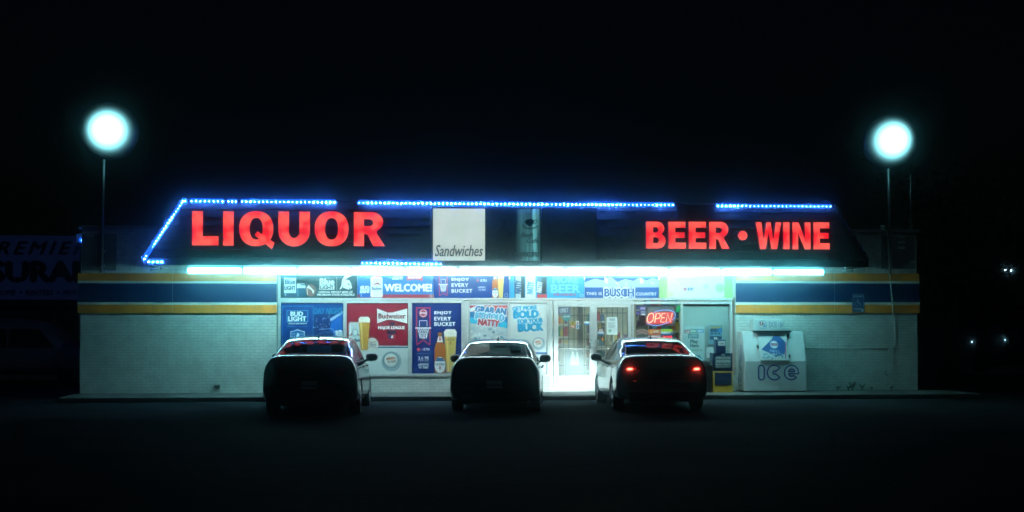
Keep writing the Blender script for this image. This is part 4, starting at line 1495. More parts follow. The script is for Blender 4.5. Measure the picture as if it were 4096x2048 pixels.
# camera dome under the eave at each end
for px, py, side in ((618, 1085, "left end of the eave by the blue strip"), (3385, 1090, "right end of the eave")):
    l = P(px, py, -.6)
    t = thing("security_camera", "small pale security camera under the %s" % side, "camera", (l.x, -.6, z_sof))
    mb = MB(); mb.lathe([(0, .05), (-.03, .05), (-.03, .03), (-.06, .03)], (0, 0, 1), M_PLASTIC, 10); mb.build("mount", t, True)
    mb = MB(); mb.tube([(-.10, .02, -.10), (.14, -.03, -.075)], .035, M_PLASTIC, 8); mb.tube([(.141, -.031, -.075), (.16, -.035, -.072)], .03, M_BLACK, 8); mb.build("camera_body", t, True)

# ================================================================== BLUE LED STRIPS
M_LED_HALO = emit('blue_led_halo', (.015, .14, 1.0), 1.7, base=(.02, .05, .2))  # blue halo round the LEDs, built as a wide glowing tube
led_me = {}
for nm, m_, r in (("n", M_LED, .0105), ("b", M_LED2, .012), ("w", M_LED3, .010)):
    mb = MB()
    mb.lathe([(0, r), (.008, r * .9), (.013, r * .5), (.0145, .001)], (0, -1, 0), m_, 6)
    led_me[nm] = mesh("led", mb.v, mb.f, mb.mats, mb.m)
rl = random.Random(21)
LEDG = "blue led strips outlining the roof"


def led_strip(label, a, c, pitch=.098, bright=(), worn=()):
    a, c = Vector(a), Vector(c)
    t = thing("led_strip", label, "led strip", a, 0, LEDG)
    d = c - a
    L = d.length
    u = d.normalized()
    mb = MB()
    mb.tube([Vector((0, .075, 0)) - u * .05, Vector((0, .075, 0)) - u * .02, d + Vector((0, .075, 0)) + u * .02, d + Vector((0, .075, 0)) + u * .05], [.025, .07, .07, .025], M_LED_HALO, 10)
    mb.build("led_halo", t, True)
    n = max(1, int(round(L / pitch)))
    for k in range(n + 1):
        f = k / n
        kind = "n"
        for x0, x1 in bright:
            if x0 <= f <= x1:
                kind = "b"
        for x0, x1 in worn:
            if x0 <= f <= x1:
                kind = "w"
        if kind == "n" and rl.random() < .18:
            kind = "b"
        o = link("led", led_me[kind], t)
        o.location = u * (L * f)
        s = rl.uniform(.9, 1.12)
        o.scale = (s, 1, s)


LY = TY - .06
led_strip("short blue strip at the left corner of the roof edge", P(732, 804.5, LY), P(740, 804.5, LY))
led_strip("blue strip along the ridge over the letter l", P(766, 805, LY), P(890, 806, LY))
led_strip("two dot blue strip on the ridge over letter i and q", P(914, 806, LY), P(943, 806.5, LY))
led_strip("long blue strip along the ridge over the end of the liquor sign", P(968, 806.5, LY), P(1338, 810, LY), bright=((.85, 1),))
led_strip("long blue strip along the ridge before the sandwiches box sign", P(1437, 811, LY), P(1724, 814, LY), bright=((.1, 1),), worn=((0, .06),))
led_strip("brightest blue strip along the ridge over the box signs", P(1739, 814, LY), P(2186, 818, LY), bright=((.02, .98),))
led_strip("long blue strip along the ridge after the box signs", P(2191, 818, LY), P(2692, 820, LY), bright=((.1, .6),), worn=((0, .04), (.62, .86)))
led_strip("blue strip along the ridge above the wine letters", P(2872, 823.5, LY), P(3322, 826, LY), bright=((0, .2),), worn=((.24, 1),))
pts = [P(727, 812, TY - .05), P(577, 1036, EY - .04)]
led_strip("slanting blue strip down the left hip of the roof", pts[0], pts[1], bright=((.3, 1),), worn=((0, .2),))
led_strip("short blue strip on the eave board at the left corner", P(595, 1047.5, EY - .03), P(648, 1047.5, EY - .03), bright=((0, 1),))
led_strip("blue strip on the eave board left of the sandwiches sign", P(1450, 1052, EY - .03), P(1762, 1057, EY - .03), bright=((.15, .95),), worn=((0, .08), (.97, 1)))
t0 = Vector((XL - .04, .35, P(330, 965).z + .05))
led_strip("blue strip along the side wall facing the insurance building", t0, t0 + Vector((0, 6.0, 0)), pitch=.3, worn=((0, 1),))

# ================================================================== POLE LIGHTS
M_FLOOD = emit("floodlight_lens_halo", (.33, .92, 1.0), 24.0)
nt = M_FLOOD.node_tree                                          # glare halo put into the emission, fading towards the rim
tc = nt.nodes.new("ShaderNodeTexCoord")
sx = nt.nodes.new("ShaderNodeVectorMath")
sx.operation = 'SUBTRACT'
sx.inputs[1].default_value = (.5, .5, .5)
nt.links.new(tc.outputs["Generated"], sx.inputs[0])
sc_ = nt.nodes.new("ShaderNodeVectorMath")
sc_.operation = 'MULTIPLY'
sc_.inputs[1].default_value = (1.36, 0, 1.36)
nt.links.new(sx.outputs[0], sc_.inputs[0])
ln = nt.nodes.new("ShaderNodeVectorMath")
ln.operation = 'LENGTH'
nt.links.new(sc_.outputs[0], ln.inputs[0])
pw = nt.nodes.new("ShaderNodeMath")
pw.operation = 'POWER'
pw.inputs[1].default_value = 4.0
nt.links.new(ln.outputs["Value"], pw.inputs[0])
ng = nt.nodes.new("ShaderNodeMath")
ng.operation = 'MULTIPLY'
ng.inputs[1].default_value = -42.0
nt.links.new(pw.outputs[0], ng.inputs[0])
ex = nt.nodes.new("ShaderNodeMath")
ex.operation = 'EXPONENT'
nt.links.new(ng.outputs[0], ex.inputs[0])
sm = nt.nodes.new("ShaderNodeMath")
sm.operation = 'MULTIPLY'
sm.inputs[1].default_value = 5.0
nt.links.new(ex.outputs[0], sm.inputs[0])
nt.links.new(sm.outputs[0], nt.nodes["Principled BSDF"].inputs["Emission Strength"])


M_BACK_GLOW = emit('housing_back_glow', (.26, .92, 1.0), 1.3, base=(.2, .2, .2))  # glow added to the housing back to brighten the parapet


def pole_light(label, bx_, by_, tx_, ty_, lx, ly, y):
    base, top, lamp = P(bx_, by_, y), P(tx_, ty_, y), P(lx, ly, y - .55)
    t = thing("pole_light", label, "pole light", base, 0, "pole lights at the store ends")
    tv, lv = top - base, lamp - base
    mb = MB(); mb.tube([(0, 0, -.05), tv * .5, tv], [.042, .036, .028], M_METAL, 10); mb.build("pole", t, True)
    for f in (.04, .16):
        q = tv * f
        bx("wall_bracket", q.x - .06, q.x + .06, -.02, -y - .012, q.z - .03, q.z + .03, M_METAL, t)
    mb = MB(); mb.tube([tv * .985, tv + Vector((0, 0, .05)), lv + Vector((0, .22, -.12))], .022, M_METAL, 8); mb.build("arm", t, True)
    ax = Vector((0, -1, -.30)).normalized()
    mb = MB(); mb.lathe([(-.36, .06), (-.32, .20), (-.20, .42), (-.05, .60), (.0, .66)], ax, M_BACK_GLOW, 28, lv); h = mb.build("lamp_housing", t, True)
    mb = MB(); mb.lathe([(.001, .68), (.06, .665), (.14, .60), (.22, .48), (.28, .33), (.31, .17), (.32, .005)], ax, M_FLOOD, 40, lv); mb.build("lens", h, True)  # lens oversized to take in the lamp's glare


pole_light("tall slim pole light with lamp and its halo at the left end of the store", 405, 1082, 418, 600, 437, 525, -.16)
pole_light("tall slim pole light with lamp and its halo at the right end of the store", 3560, 1090, 3552, 628, 3558, 565, -.16)
an = thing("antenna_mast", "thin bare mast standing on the right parapet", "mast", P(3642, 915, .12))
mb = MB(); mb.tube([(0, 0, -.02), P(3642, 700, .12) - an.location], [.02, .012], M_METAL, 6); mb.build("mast", an, True)
mb = MB(); mb.lathe([(-.05, .06), (0.02, .06), (.03, .03)], (0, 0, 1), M_METAL, 10); mb.build("foot", an)
vp = thing("vent_pipe", "short pale vent pipe with cap on the right parapet", "vent pipe", P(3530, 920, .6))
mb = MB(); mb.lathe([(-.2, .05), (.06, .05)], (0, 0, 1), M_PLASTIC, 12); mb.build("pipe", vp, True)
mb = MB(); mb.lathe([(.061, .065), (.10, .065), (.115, .04)], (0, 0, 1), M_PLASTIC, 12); mb.build("cap", vp, True)

# conduit and cable on the right wall
cd = thing("electrical_conduit", "thin conduit running down the stripes and along the right brick wall", "conduit", P(3560, 1100, -.09))
Q = lambda a, b_, y: P(a, b_, y) - cd.location
mb = MB(); mb.tube([Q(3558, 1092, -.09), Q(3566, 1180, -.085), Q(3573, 1252, -.08), Q(3577, 1275, -.03), Q(3579, 1300, -.025), Q(3582, 1376, -.025), Q(3578, 1388, -.025), Q(3566, 1393, -.025)], .012, M_BRICK, 6); mb.build("down_pipe", cd, True)
mb = MB(); mb.tube([Q(3566, 1393.2, -.025), Q(3400, 1394, -.022), Q(3222, 1393.5, -.022)], .012, M_BRICK, 6); mb.build("pipe_run", cd, True)
mb = MB()
l = Q(3558, 1394, -.025)
mb.box(l.x - .05, l.x + .05, -.03 + l.y, .02 + l.y, l.z - .04, l.z + .04, M_BRICK)
mb.build("junction_box", cd)
# outlet and spigot
ob = thing("wall_outlet", "small dark outdoor outlet low on the left brick wall", "outlet", P(869, 1546, -.01))
bx("cover_plate", -.07, .07, -.02, .004, -.045, .045, M_METAL, ob)
bx("socket", -.05, -.005, -.035, -.0205, -.025, .03, M_BLACK, ob)
bx("socket", .01, .055, -.035, -.0205, -.025, .03, M_BLACK, ob)
sg = thing("water_tap", "small metal water tap low on the right brick wall", "tap", P(3538, 1494, -.01))
mb = MB(); mb.tube([(0, .01, 0), (0, -.09, 0), (.02, -.12, -.05)], .018, M_CHROME, 8); mb.build("spout", sg, True)
mb = MB(); mb.lathe([(0, .035), (.012, .035)], (0, -.3, 1), M_CHROME, 8, (0, -.07, .04)); mb.build("tap_handle", sg)

# accessible parking sign
o = board("parking_sign", "small blue accessible parking sign on the right stripes", "sign", 3409, 3457, 1176, 1249, -.085, .006, '1d4c80')
rounded(o, .01, 3)
p = Pic(-.0865)
WH = 'b9c9d6'
for a in ((3411, 3412.2, 1178, 1247), (3453.8, 3455, 1178, 1247), (3412, 3454, 1178, 1179.2), (3412, 3454, 1246, 1247)):
    p.rect(*a, WH)
p.text("RESERVED", 3414, 3452, 1182, 1189, WH, .06)
p.text("PARKING", 3416, 3450, 1232, 1240, WH, .06)
p.ell(3431, 1198.5, 2.6, 2.6, WH, 12)
p.line([(3431, 1201), (3432, 1213), (3440, 1213), (3444, 1222)], 2.4, WH)
p.line([(3431.5, 1206), (3438, 1206)], 2, WH)
p.line([(3427 + 8 * math.cos(a), 1216 + 8 * math.sin(a)) for a in [R_(d) for d in range(-100, -361 + 60, -18)]], 1.8, WH)
p.line([(3427.5 + 8.5 * math.cos(R_(d)), 1216 + 8.5 * math.sin(R_(d))) for d in range(40, 281, 16)], 1.8, WH)
p.rect(3445, 3454, 1237, 1246, 'd8dde0')
p.build("symbol_print", o)

# ================================================================== ICE FREEZER
FZY0, FZY1 = -.80, -.03
M_FRZ = mat("freezer_white_paint", (.72, .74, .73), .35, noise=.10, nscale=4, streak=True)
fl, fr = P(2980, 1500, FZY0).x, P(3227, 1500, FZY0).x
fz0, fz1, fz2 = Z_PAVE + .03, P(3100, 1445, FZY0).z, P(3090, 1326, FZY0 + .30).z
fzr = thing("ice_freezer", "white slant front ice freezer with navy outlined lettering on the pavement", "ice freezer", (fl, FZY0, Z_PAVE))
W_ = fr - fl
H1, H2, DP = fz1 - Z_PAVE, fz2 - Z_PAVE, FZY1 - FZY0
SL = .30
v = [(0, 0, .03), (W_, 0, .03), (W_, DP, .03), (0, DP, .03), (0, 0, H1), (W_, 0, H1), (W_, SL, H2), (0, SL, H2), (W_, DP, H2), (0, DP, H2)]
f = [(0, 3, 2, 1), (0, 1, 5, 4), (4, 5, 6, 7), (7, 6, 8, 9), (1, 2, 8, 6, 5), (0, 4, 7, 9, 3), (3, 9, 8, 2)]
o = link("freezer_cabinet", mesh("freezer_cabinet", v, f, M_FRZ), fzr)
rounded(o, .018, 3)
bx("plinth", .03, W_ - .03, .03, DP - .03, 0, .0295, M_BLACK, fzr)
# door on the slope
su_ = Vector((0, SL, H2 - H1)).normalized()
sn_ = Vector((0, -su_.z, su_.y))
Lsl = Vector((0, SL, H2 - H1)).length
Wm = Matrix((Vector((1, 0, 0)), -sn_, su_)).transposed().to_4x4()
dr = MB()
dx0, dx1 = W_ * .245, W_ * .715
dr.box(dx0, dx1, -.045, -.002, .0, Lsl * .97, M_PLASTIC)
d = dr.build("freezer_door", fzr)
d.matrix_local = Matrix.Translation((0, 0, H1)) @ Wm
rounded(d, .012, 3)


class Flat:
    """print in a plane's own (u, w) metres; layers step out along -y of that plane"""

    def __init__(self, y):
        self.y, self.mb = y, MB()

    def poly(self, pts, m):
        self.y -= .0007
        self.mb.add([(a, self.y, b_) for a, b_ in pts], [tuple(range(len(pts)))], m if not isinstance(m, str) else pr(m))

    def line(self, pts, w, m):
        for (a, b_), (c, d_) in zip(pts, pts[1:]):
            L = math.hypot(c - a, d_ - b_) or 1
            nx, ny = -(d_ - b_) / L * w / 2, (c - a) / L * w / 2
            ex, ey = (c - a) / L * w * .25, (d_ - b_) / L * w * .25
            self.poly([(a + nx - ex, b_ + ny - ey), (a - nx - ex, b_ - ny - ey), (c - nx + ex, d_ - ny + ey), (c + nx + ex, d_ + ny + ey)], m)

    def text(self, s, x0, x1, z0, z1, m, bold=.05, rot=0.0):
        v, f_ = glyphs(s, 0.0, 1.0)
        ax, bx_ = min(a for a, _ in v), max(a for a, _ in v)
        ay, by_ = min(b_ for _, b_ in v), max(b_ for _, b_ in v)
        cx, cz = (x0 + x1) / 2, (z0 + z1) / 2
        h = (z1 - z0) * bold
        for ox, oz in ((0, 0), (h, 0), (-h, 0)):
            self.y -= .0004
            out = []
            for a, b_ in v:
                dx = x0 + (a - ax) / (bx_ - ax) * (x1 - x0) + ox - cx
                dz = z0 + (b_ - ay) / (by_ - ay) * (z1 - z0) + oz - cz
                out.append((cx + dx * math.cos(rot) - dz * math.sin(rot), self.y, cz + dx * math.sin(rot) + dz * math.cos(rot)))
            self.mb.add(out, f_, m if not isinstance(m, str) else pr(m))


q = Flat(-.0455)
cw = (dx0 + dx1) / 2
hl = Lsl * .97
q.poly([(dx0 + .05, hl * .38), (cw - .02, hl * .20), (cw + .02, hl * .12), (dx1 - .10, hl * .22), (dx1 - .04, hl * .62), (cw + .16, hl * .86), (cw + .04, hl * .86), (cw - .04, hl * .72)], '2a5a9c')
q.poly([(dx1 - .10, hl * .10), (dx1 - .07, hl * .14), (dx1 - .03, hl * .62), (dx1 - .055, hl * .64)], 'b83a64')
q.poly([(cw + .02 + .10 * math.cos(-a), hl * .55 + .10 * math.sin(-a)) for a in [-2 * math.pi * i / 18 for i in range(18)]], 'e6eaec')
q.text("PREMIUM", cw - .06, cw + .10, hl * .50, hl * .60, 'b83a64', .06)
q.text("PURE ICE", cw - .10, cw + .12, hl * .28, hl * .36, 'a8c4e0', .05, -.15)
rr = random.Random(8)
for k in range(34):
    a, c, s = rr.uniform(dx0 + .04, dx1 - .04), rr.uniform(hl * .05, hl * .24), rr.uniform(.012, .03)
    q.poly([(a + s * math.cos(t_), c + s * math.sin(t_)) for t_ in (0, 1.3, 2.5, 3.8, 5.0)], rr.choice(['c8d6de', '8fb4cc', 'dfe6ea', '6f9cc0']))
q.text("Grab an extra bag", dx0 + .05, dx0 + .30, hl * .89, hl * .94, '5a7ea8', .03)
q.text("of ice today", dx0 + .05, dx0 + .22, hl * .82, hl * .87, '5a7ea8', .03)
q.mb.build("door_poster", d)
hb = MB(); hb.box(dx0 - .055, dx0 - .003, -.05, -.004, hl * .42, hl * .54, M_CHROME); hb.tube([(dx0 - .03, -.05, hl * .44), (dx0 - .03, -.09, hl * .48), (dx0 - .03, -.05, hl * .53)], .012, M_CHROME, 6); hb.build("door_latch", d)
hb = MB()
for z in (.15, .85):
    hb.box(dx1 + .003, dx1 + .03, -.04, -.002, hl * z - .04, hl * z + .04, M_CHROME)
hb.build("hinge", d)
o = bx("door_hood", W_ * .18, W_ * .78, SL - .16, SL + .02, H2 - .015, H2 + .02, M_DARKM, fzr)
# front lettering: outlined strokes
NAVY = mat("navy_lettering", (.016, .035, .24), .45)


def outline_word(q, x0, z0, s, m, w, name):
    def flush():
        q.mb.build(name, fzr)
        q.mb = MB()
    """rounded outline letters i, c, e, each s tall"""
    def ring(cx, cz, rx, rz, a0, a1, n=22):
        return [(cx + rx * math.cos(R_(a0 + (a1 - a0) * i / n)), cz + rz * math.sin(R_(a0 + (a1 - a0) * i / n))) for i in range(n + 1)]
    iw = s * .20
    q.line(ring(x0 + iw, z0 + s - iw, iw, iw, 0, 180, 10) + ring(x0 + iw, z0 + iw, iw, iw, 180, 360, 10) + [(x0 + 2 * iw, z0 + s - iw)], w, m)
    cx, r, rw = x0 + s * 1.10, s * .5, s * .27
    cz = z0 + r
    flush(); q.line(ring(cx, cz, r, r, 42, 318, 30) + ring(cx + r * .52, cz - r * .44, rw * .62, rw * .62, -40, 130, 8)[:0] + ring(cx, cz, r - rw * 1.45, r - rw * 1.45, 318, 42, 22) + [(cx + r * .74, cz + r * .67)], w, m)
    cx = x0 + s * 2.28
    flush(); q.line(ring(cx, cz, r, r, -45, -340, 32) + [(cx + r, cz - r * .16), (cx - r * .38, cz - r * .16)] + ring(cx, cz, r * .42, r * .5, 200, 310, 8) + [(cx + r * .71, cz - r * .71)], w, m)
    q.line([(cx - r * .38, cz + r * .14), (cx + r * .44, cz + r * .14)] + ring(cx, cz + r * .14, r * .42, r * .34, 0, 180, 10), w, m)
    flush()


q = Flat(-.002)
xi = P(3034, 1490, FZY0).x - fl
zi = P(3100, 1519, FZY0).z - Z_PAVE
outline_word(q, xi, zi, .345, NAVY, .034, "ice_letter")
# side lettering, reading down the side panel
q = Flat(-.002)
for nm, z, s in (('i', H1 * 1.28, .25), ('c', H1 * .86, .25), ('e', H1 * .38, .28)):
    q2 = Flat(q.y)
    r = s / 2

    def ring(a0, a1, rr_, n=20):
        return [(DP * .5 + rr_ * math.cos(R_(a0 + (a1 - a0) * i / n)), z + rr_ * math.sin(R_(a0 + (a1 - a0) * i / n))) for i in range(n + 1)]
    if nm == 'i':
        q.line([(DP * .5 - .05, z - .16), (DP * .5 + .05, z - .16), (DP * .5 + .05, z + .16), (DP * .5 - .05, z + .16), (DP * .5 - .05, z - .16)], .022, NAVY)
    elif nm == 'c':
        q.line(ring(45, 315, r) + ring(315, 45, r * .45) + ring(45, 46, r, 1), .022, NAVY)
    else:
        q.line(ring(-45, -340, r) + [(DP * .5 + r, z - .02), (DP * .5 - r * .4, z - .02)] + ring(200, 315, r * .45), .022, NAVY)
        q.line(ring(20, 160, r * .45) + ring(20, 21, r * .45, 1), .02, NAVY)
so = q.mb.build("side_lettering", fzr)
so.matrix_local = Matrix.Translation((0, DP, 0)) @ Matrix.Rotation(-math.pi / 2, 4, 'Z')
# sign box on the top
tb0, tb1 = P(3013, 1300, FZY0 + .34).x - fl, P(3130, 1300, FZY0 + .34).x - fl
tz1 = P(3070, 1276, FZY0 + .34).z - Z_PAVE
tb = bx("top_sign", tb0, tb1, .34, .62, H2 + .021, tz1, M_PLASTIC, fzr)
rounded(tb, .008, 2)
q = Flat(.3385)
hh = tz1 - H2
cxz = (tb0 + hh * .75, H2 + hh * .55)
q.line([(cxz[0] + hh * .33 * math.cos(R_(a)), cxz[1] + hh * .33 * math.sin(R_(a))) for a in range(0, 361, 15)], .010, '8aa4c0')
q.mb.build("sign_ring", fzr); q = Flat(.337)
q.text("U", cxz[0] - .06, cxz[0] + .01, cxz[1] - .02, cxz[1] + .07, 'c22a3c', .10)
q.text("S", cxz[0] + .015, cxz[0] + .075, cxz[1] - .06, cxz[1] + .03, '2a86b8', .10)
q.mb.build("sign_emblem", fzr); q = Flat(.3385)
outline_word(q, tb0 + hh * 1.30, cxz[1] - hh * .20, hh * .40, mat("pale_navy_lettering", (.10, .18, .34), .5), .011, "sign_letter_print")
mb = MB()
for a in (.52, .60):
    mb.tube([(W_ * a, .62, H2 + .2), (W_ * a, .9, H2 + .36), (W_ * a, DP + .04, H2 + .52)], .008, M_METAL, 5)
mb.build("wall_tie", fzr)

# ================================================================== NEWSPAPER BOXES AND BIN
M_NAVYP = mat("navy_enamel", (.012, .030, .085), .4)
M_YELP = mat("yellow_enamel", (.85, .50, .06), .4)
NY = -.72


def news_x(px):
    return P(px, 1480, NY).x


nb_ = thing("newspaper_box", "blue newspaper vending box with coin head over a yellow lower box", "newspaper box", P(2891, 1480, NY) * 1.0)
nb_.location.z = Z_PAVE
nb_.location.y = NY
ox = nb_.location.x
zz = lambda py: P(2891, py, NY).z - Z_PAVE
bx("lower_box", news_x(2852) - ox, news_x(2931) - ox, 0, .42, .0, zz(1485), M_YELP, nb_)
bx("lower_door", news_x(2858) - ox, news_x(2926) - ox, -.014, -.001, zz(1541), zz(1490), M_NAVYP, nb_)
ub = bx("upper_box", news_x(2854) - ox, news_x(2931) - ox, .02, .40, zz(1485) + .001, zz(1413), M_NAVYP, nb_)
bx("display_window", news_x(2864) - ox, news_x(2922) - ox, .004, .0195, zz(1470), zz(1427), pr('aebdb8'), nb_)
q = Flat(.0035)
wx0, wx1 = news_x(2866) - ox, news_x(2920) - ox
q.text("Detroit Free Press", wx0, wx1, zz(1441), zz(1432), '2a3a40', .04)
q.text("The Detroit News", wx0, wx1, zz(1456), zz(1448), '2a3a40', .04)
q.poly([(wx0, zz(1466)), (wx1, zz(1466)), (wx1, zz(1460)), (wx0, zz(1460))], '7f9090')
q.mb.build("lettering", nb_)
q = Flat(-.0145)
q.text("Detroit Free Press", news_x(2864) - ox, news_x(2920) - ox, zz(1518), zz(1511), '5a7290', .03)
q.mb.build("lettering", nb_)
ch = bx("coin_head", news_x(2867) - ox, news_x(2907) - ox, .08, .34, zz(1413) + .001, zz(1359), M_NAVYP, nb_)
rounded(ch, .015, 2)
bx("price_card", news_x(2876) - ox, news_x(2904) - ox, .07, .0795, zz(1383), zz(1364), pr('c8d0cc'), nb_)
q = Flat(.0695)
q.text("1.00", news_x(2884) - ox, news_x(2898) - ox, zz(1378), zz(1372), 'b83a44', .08)
q.mb.build("price_lettering", nb_)
bx("door_handle", news_x(2886) - ox, news_x(2898) - ox, -.02, .0195, zz(1424), zz(1416), M_METAL, nb_)

tr = thing("trash_bin", "dark square trash bin beside the newspaper box under the blind window", "trash bin", (P(2826, 1500, -.75).x, -.75, Z_PAVE))
zt = lambda py: P(2826, py, -.75).z - Z_PAVE
bb = MB()
hb_ = P(2851, 1500, -.75).x - P(2826, 1500, -.75).x
H = zt(1462)
bb.add([(-hb_ * .88, 0.02, 0), (hb_ * .88, 0.02, 0), (hb_ * .88, .42, 0), (-hb_ * .88, .42, 0), (-hb_, 0, H), (hb_, 0, H), (hb_, .44, H), (-hb_, .44, H)], BOXF, M_BLACK)
rounded(bb.build("bin_body", tr), .02, 3)
bb = MB()
bb.add([(-hb_ - .015, -.015, H + .001), (hb_ + .015, -.015, H + .001), (hb_ + .015, .455, H + .001), (-hb_ - .015, .455, H + .001), (-hb_ * .8, .05, H + .10), (hb_ * .8, .05, H + .10), (hb_ * .8, .40, H + .10), (-hb_ * .8, .40, H + .10)], BOXF, M_BLACK)
rounded(bb.build("bin_lid", tr), .02, 3)
bx("swing_flap", -hb_ * .6, hb_ * .6, .0, .018, H + .02, H + .075, M_DARKM, tr)

# ================================================================== WEEDS BY THE WALL
M_WEED = mat("weed_leaf", (.07, .085, .03), .8, noise=.4, nscale=30)
rw_ = random.Random(31)
for px, hgt, n, lb in ((3351, .15, 6, "thin weed tuft by the freezer end of the right wall foot"), (3394, .16, 8, "bushy dry weed in the middle of the right wall foot"), (3409, .27, 12, "tallest dry weed at the foot of the right brick wall"),
                       (3449, .20, 8, "upright weed beside the tallest weed at the right wall foot"), (3486, .11, 6, "lowest weed tuft at the right wall foot"), (3566, .13, 6, "lone weed tuft under the water tap")):
    t = thing("weed", lb, "weed", (P(px, 1555, -.06).x, -.06, Z_PAVE), 0, "weeds along the right wall")
    mb = MB()
    lf = MB()
    for k in range(n):
        a = rw_.uniform(0, 6.28)
        sp_ = rw_.uniform(.15, .55)
        tip = Vector((math.cos(a) * sp_ * hgt, math.sin(a) * .2 * hgt - .01, hgt * rw_.uniform(.6, 1)))
        mid = tip * .55 + Vector((0, 0, hgt * .12))
        mb.tube([(0, 0, -.01), mid, tip], [.004, .003, .0012], M_WEED, 4)
        for j in range(5):
            q0 = mid.lerp(tip, rw_.random()) * rw_.uniform(.5, 1)
            dd = Vector((rw_.uniform(-1, 1), rw_.uniform(-.4, .4), rw_.uniform(0, .8))) * .035
            ss_ = Vector((dd.z, .006, -dd.x)) * .3
            lf.add([q0, q0 + dd * .5 + ss_, q0 + dd, q0 + dd * .5 - ss_], [(0, 1, 2, 3)], M_WEED)
    mb.build("stem", t)
    lf.build("leaves", t)

# ================================================================== CARS
def catmull(pts, n):
    """n samples per span through the points"""
    pts = [Vector(p) for p in pts]
    out = []
    for i in range(len(pts) - 1):
        p0 = pts[i - 1] if i else pts[0] * 2 - pts[1]
        p1, p2 = pts[i], pts[i + 1]
        p3 = pts[i + 2] if i + 2 < len(pts) else pts[-1] * 2 - pts[-2]
        for k in range(n):
            t = k / n
            out.append(.5 * ((2 * p1) + (p2 - p0) * t + (2 * p0 - 5 * p1 + 4 * p2 - p3) * t * t + (3 * p1 - p0 - 3 * p2 + p3) * t ** 3))
    out.append(pts[-1])
    return out


def paint(name, col, rough=.10):
    return mat(name, col, rough, metal=.35, spec=.5, coat=.55)


M_TAIL = mat("tail_lamp_red", (.16, .006, .010), .12, coat=1.0)
M_TAIL_LIT = emit("tail_lamp_lit", (1.0, .05, .03), 20.0)
M_TAIL_GLOW = emit("tail_lamp_glow", (.9, .01, .015), .55, base=(.2, .01, .01))
M_RIM = mat("alloy_wheel", (.42, .43, .44), .3, metal=.9)
M_SEAT = mat("seat_fabric", (.018, .018, .020), .85)
M_HEAD = mat("head_lamp_clear", (.55, .58, .6), .1, coat=1.0)


def sub_eval(o, levels):
    m = o.modifiers.new("smooth", 'SUBSURF')
    m.levels = levels
    m.render_levels = levels
    return o


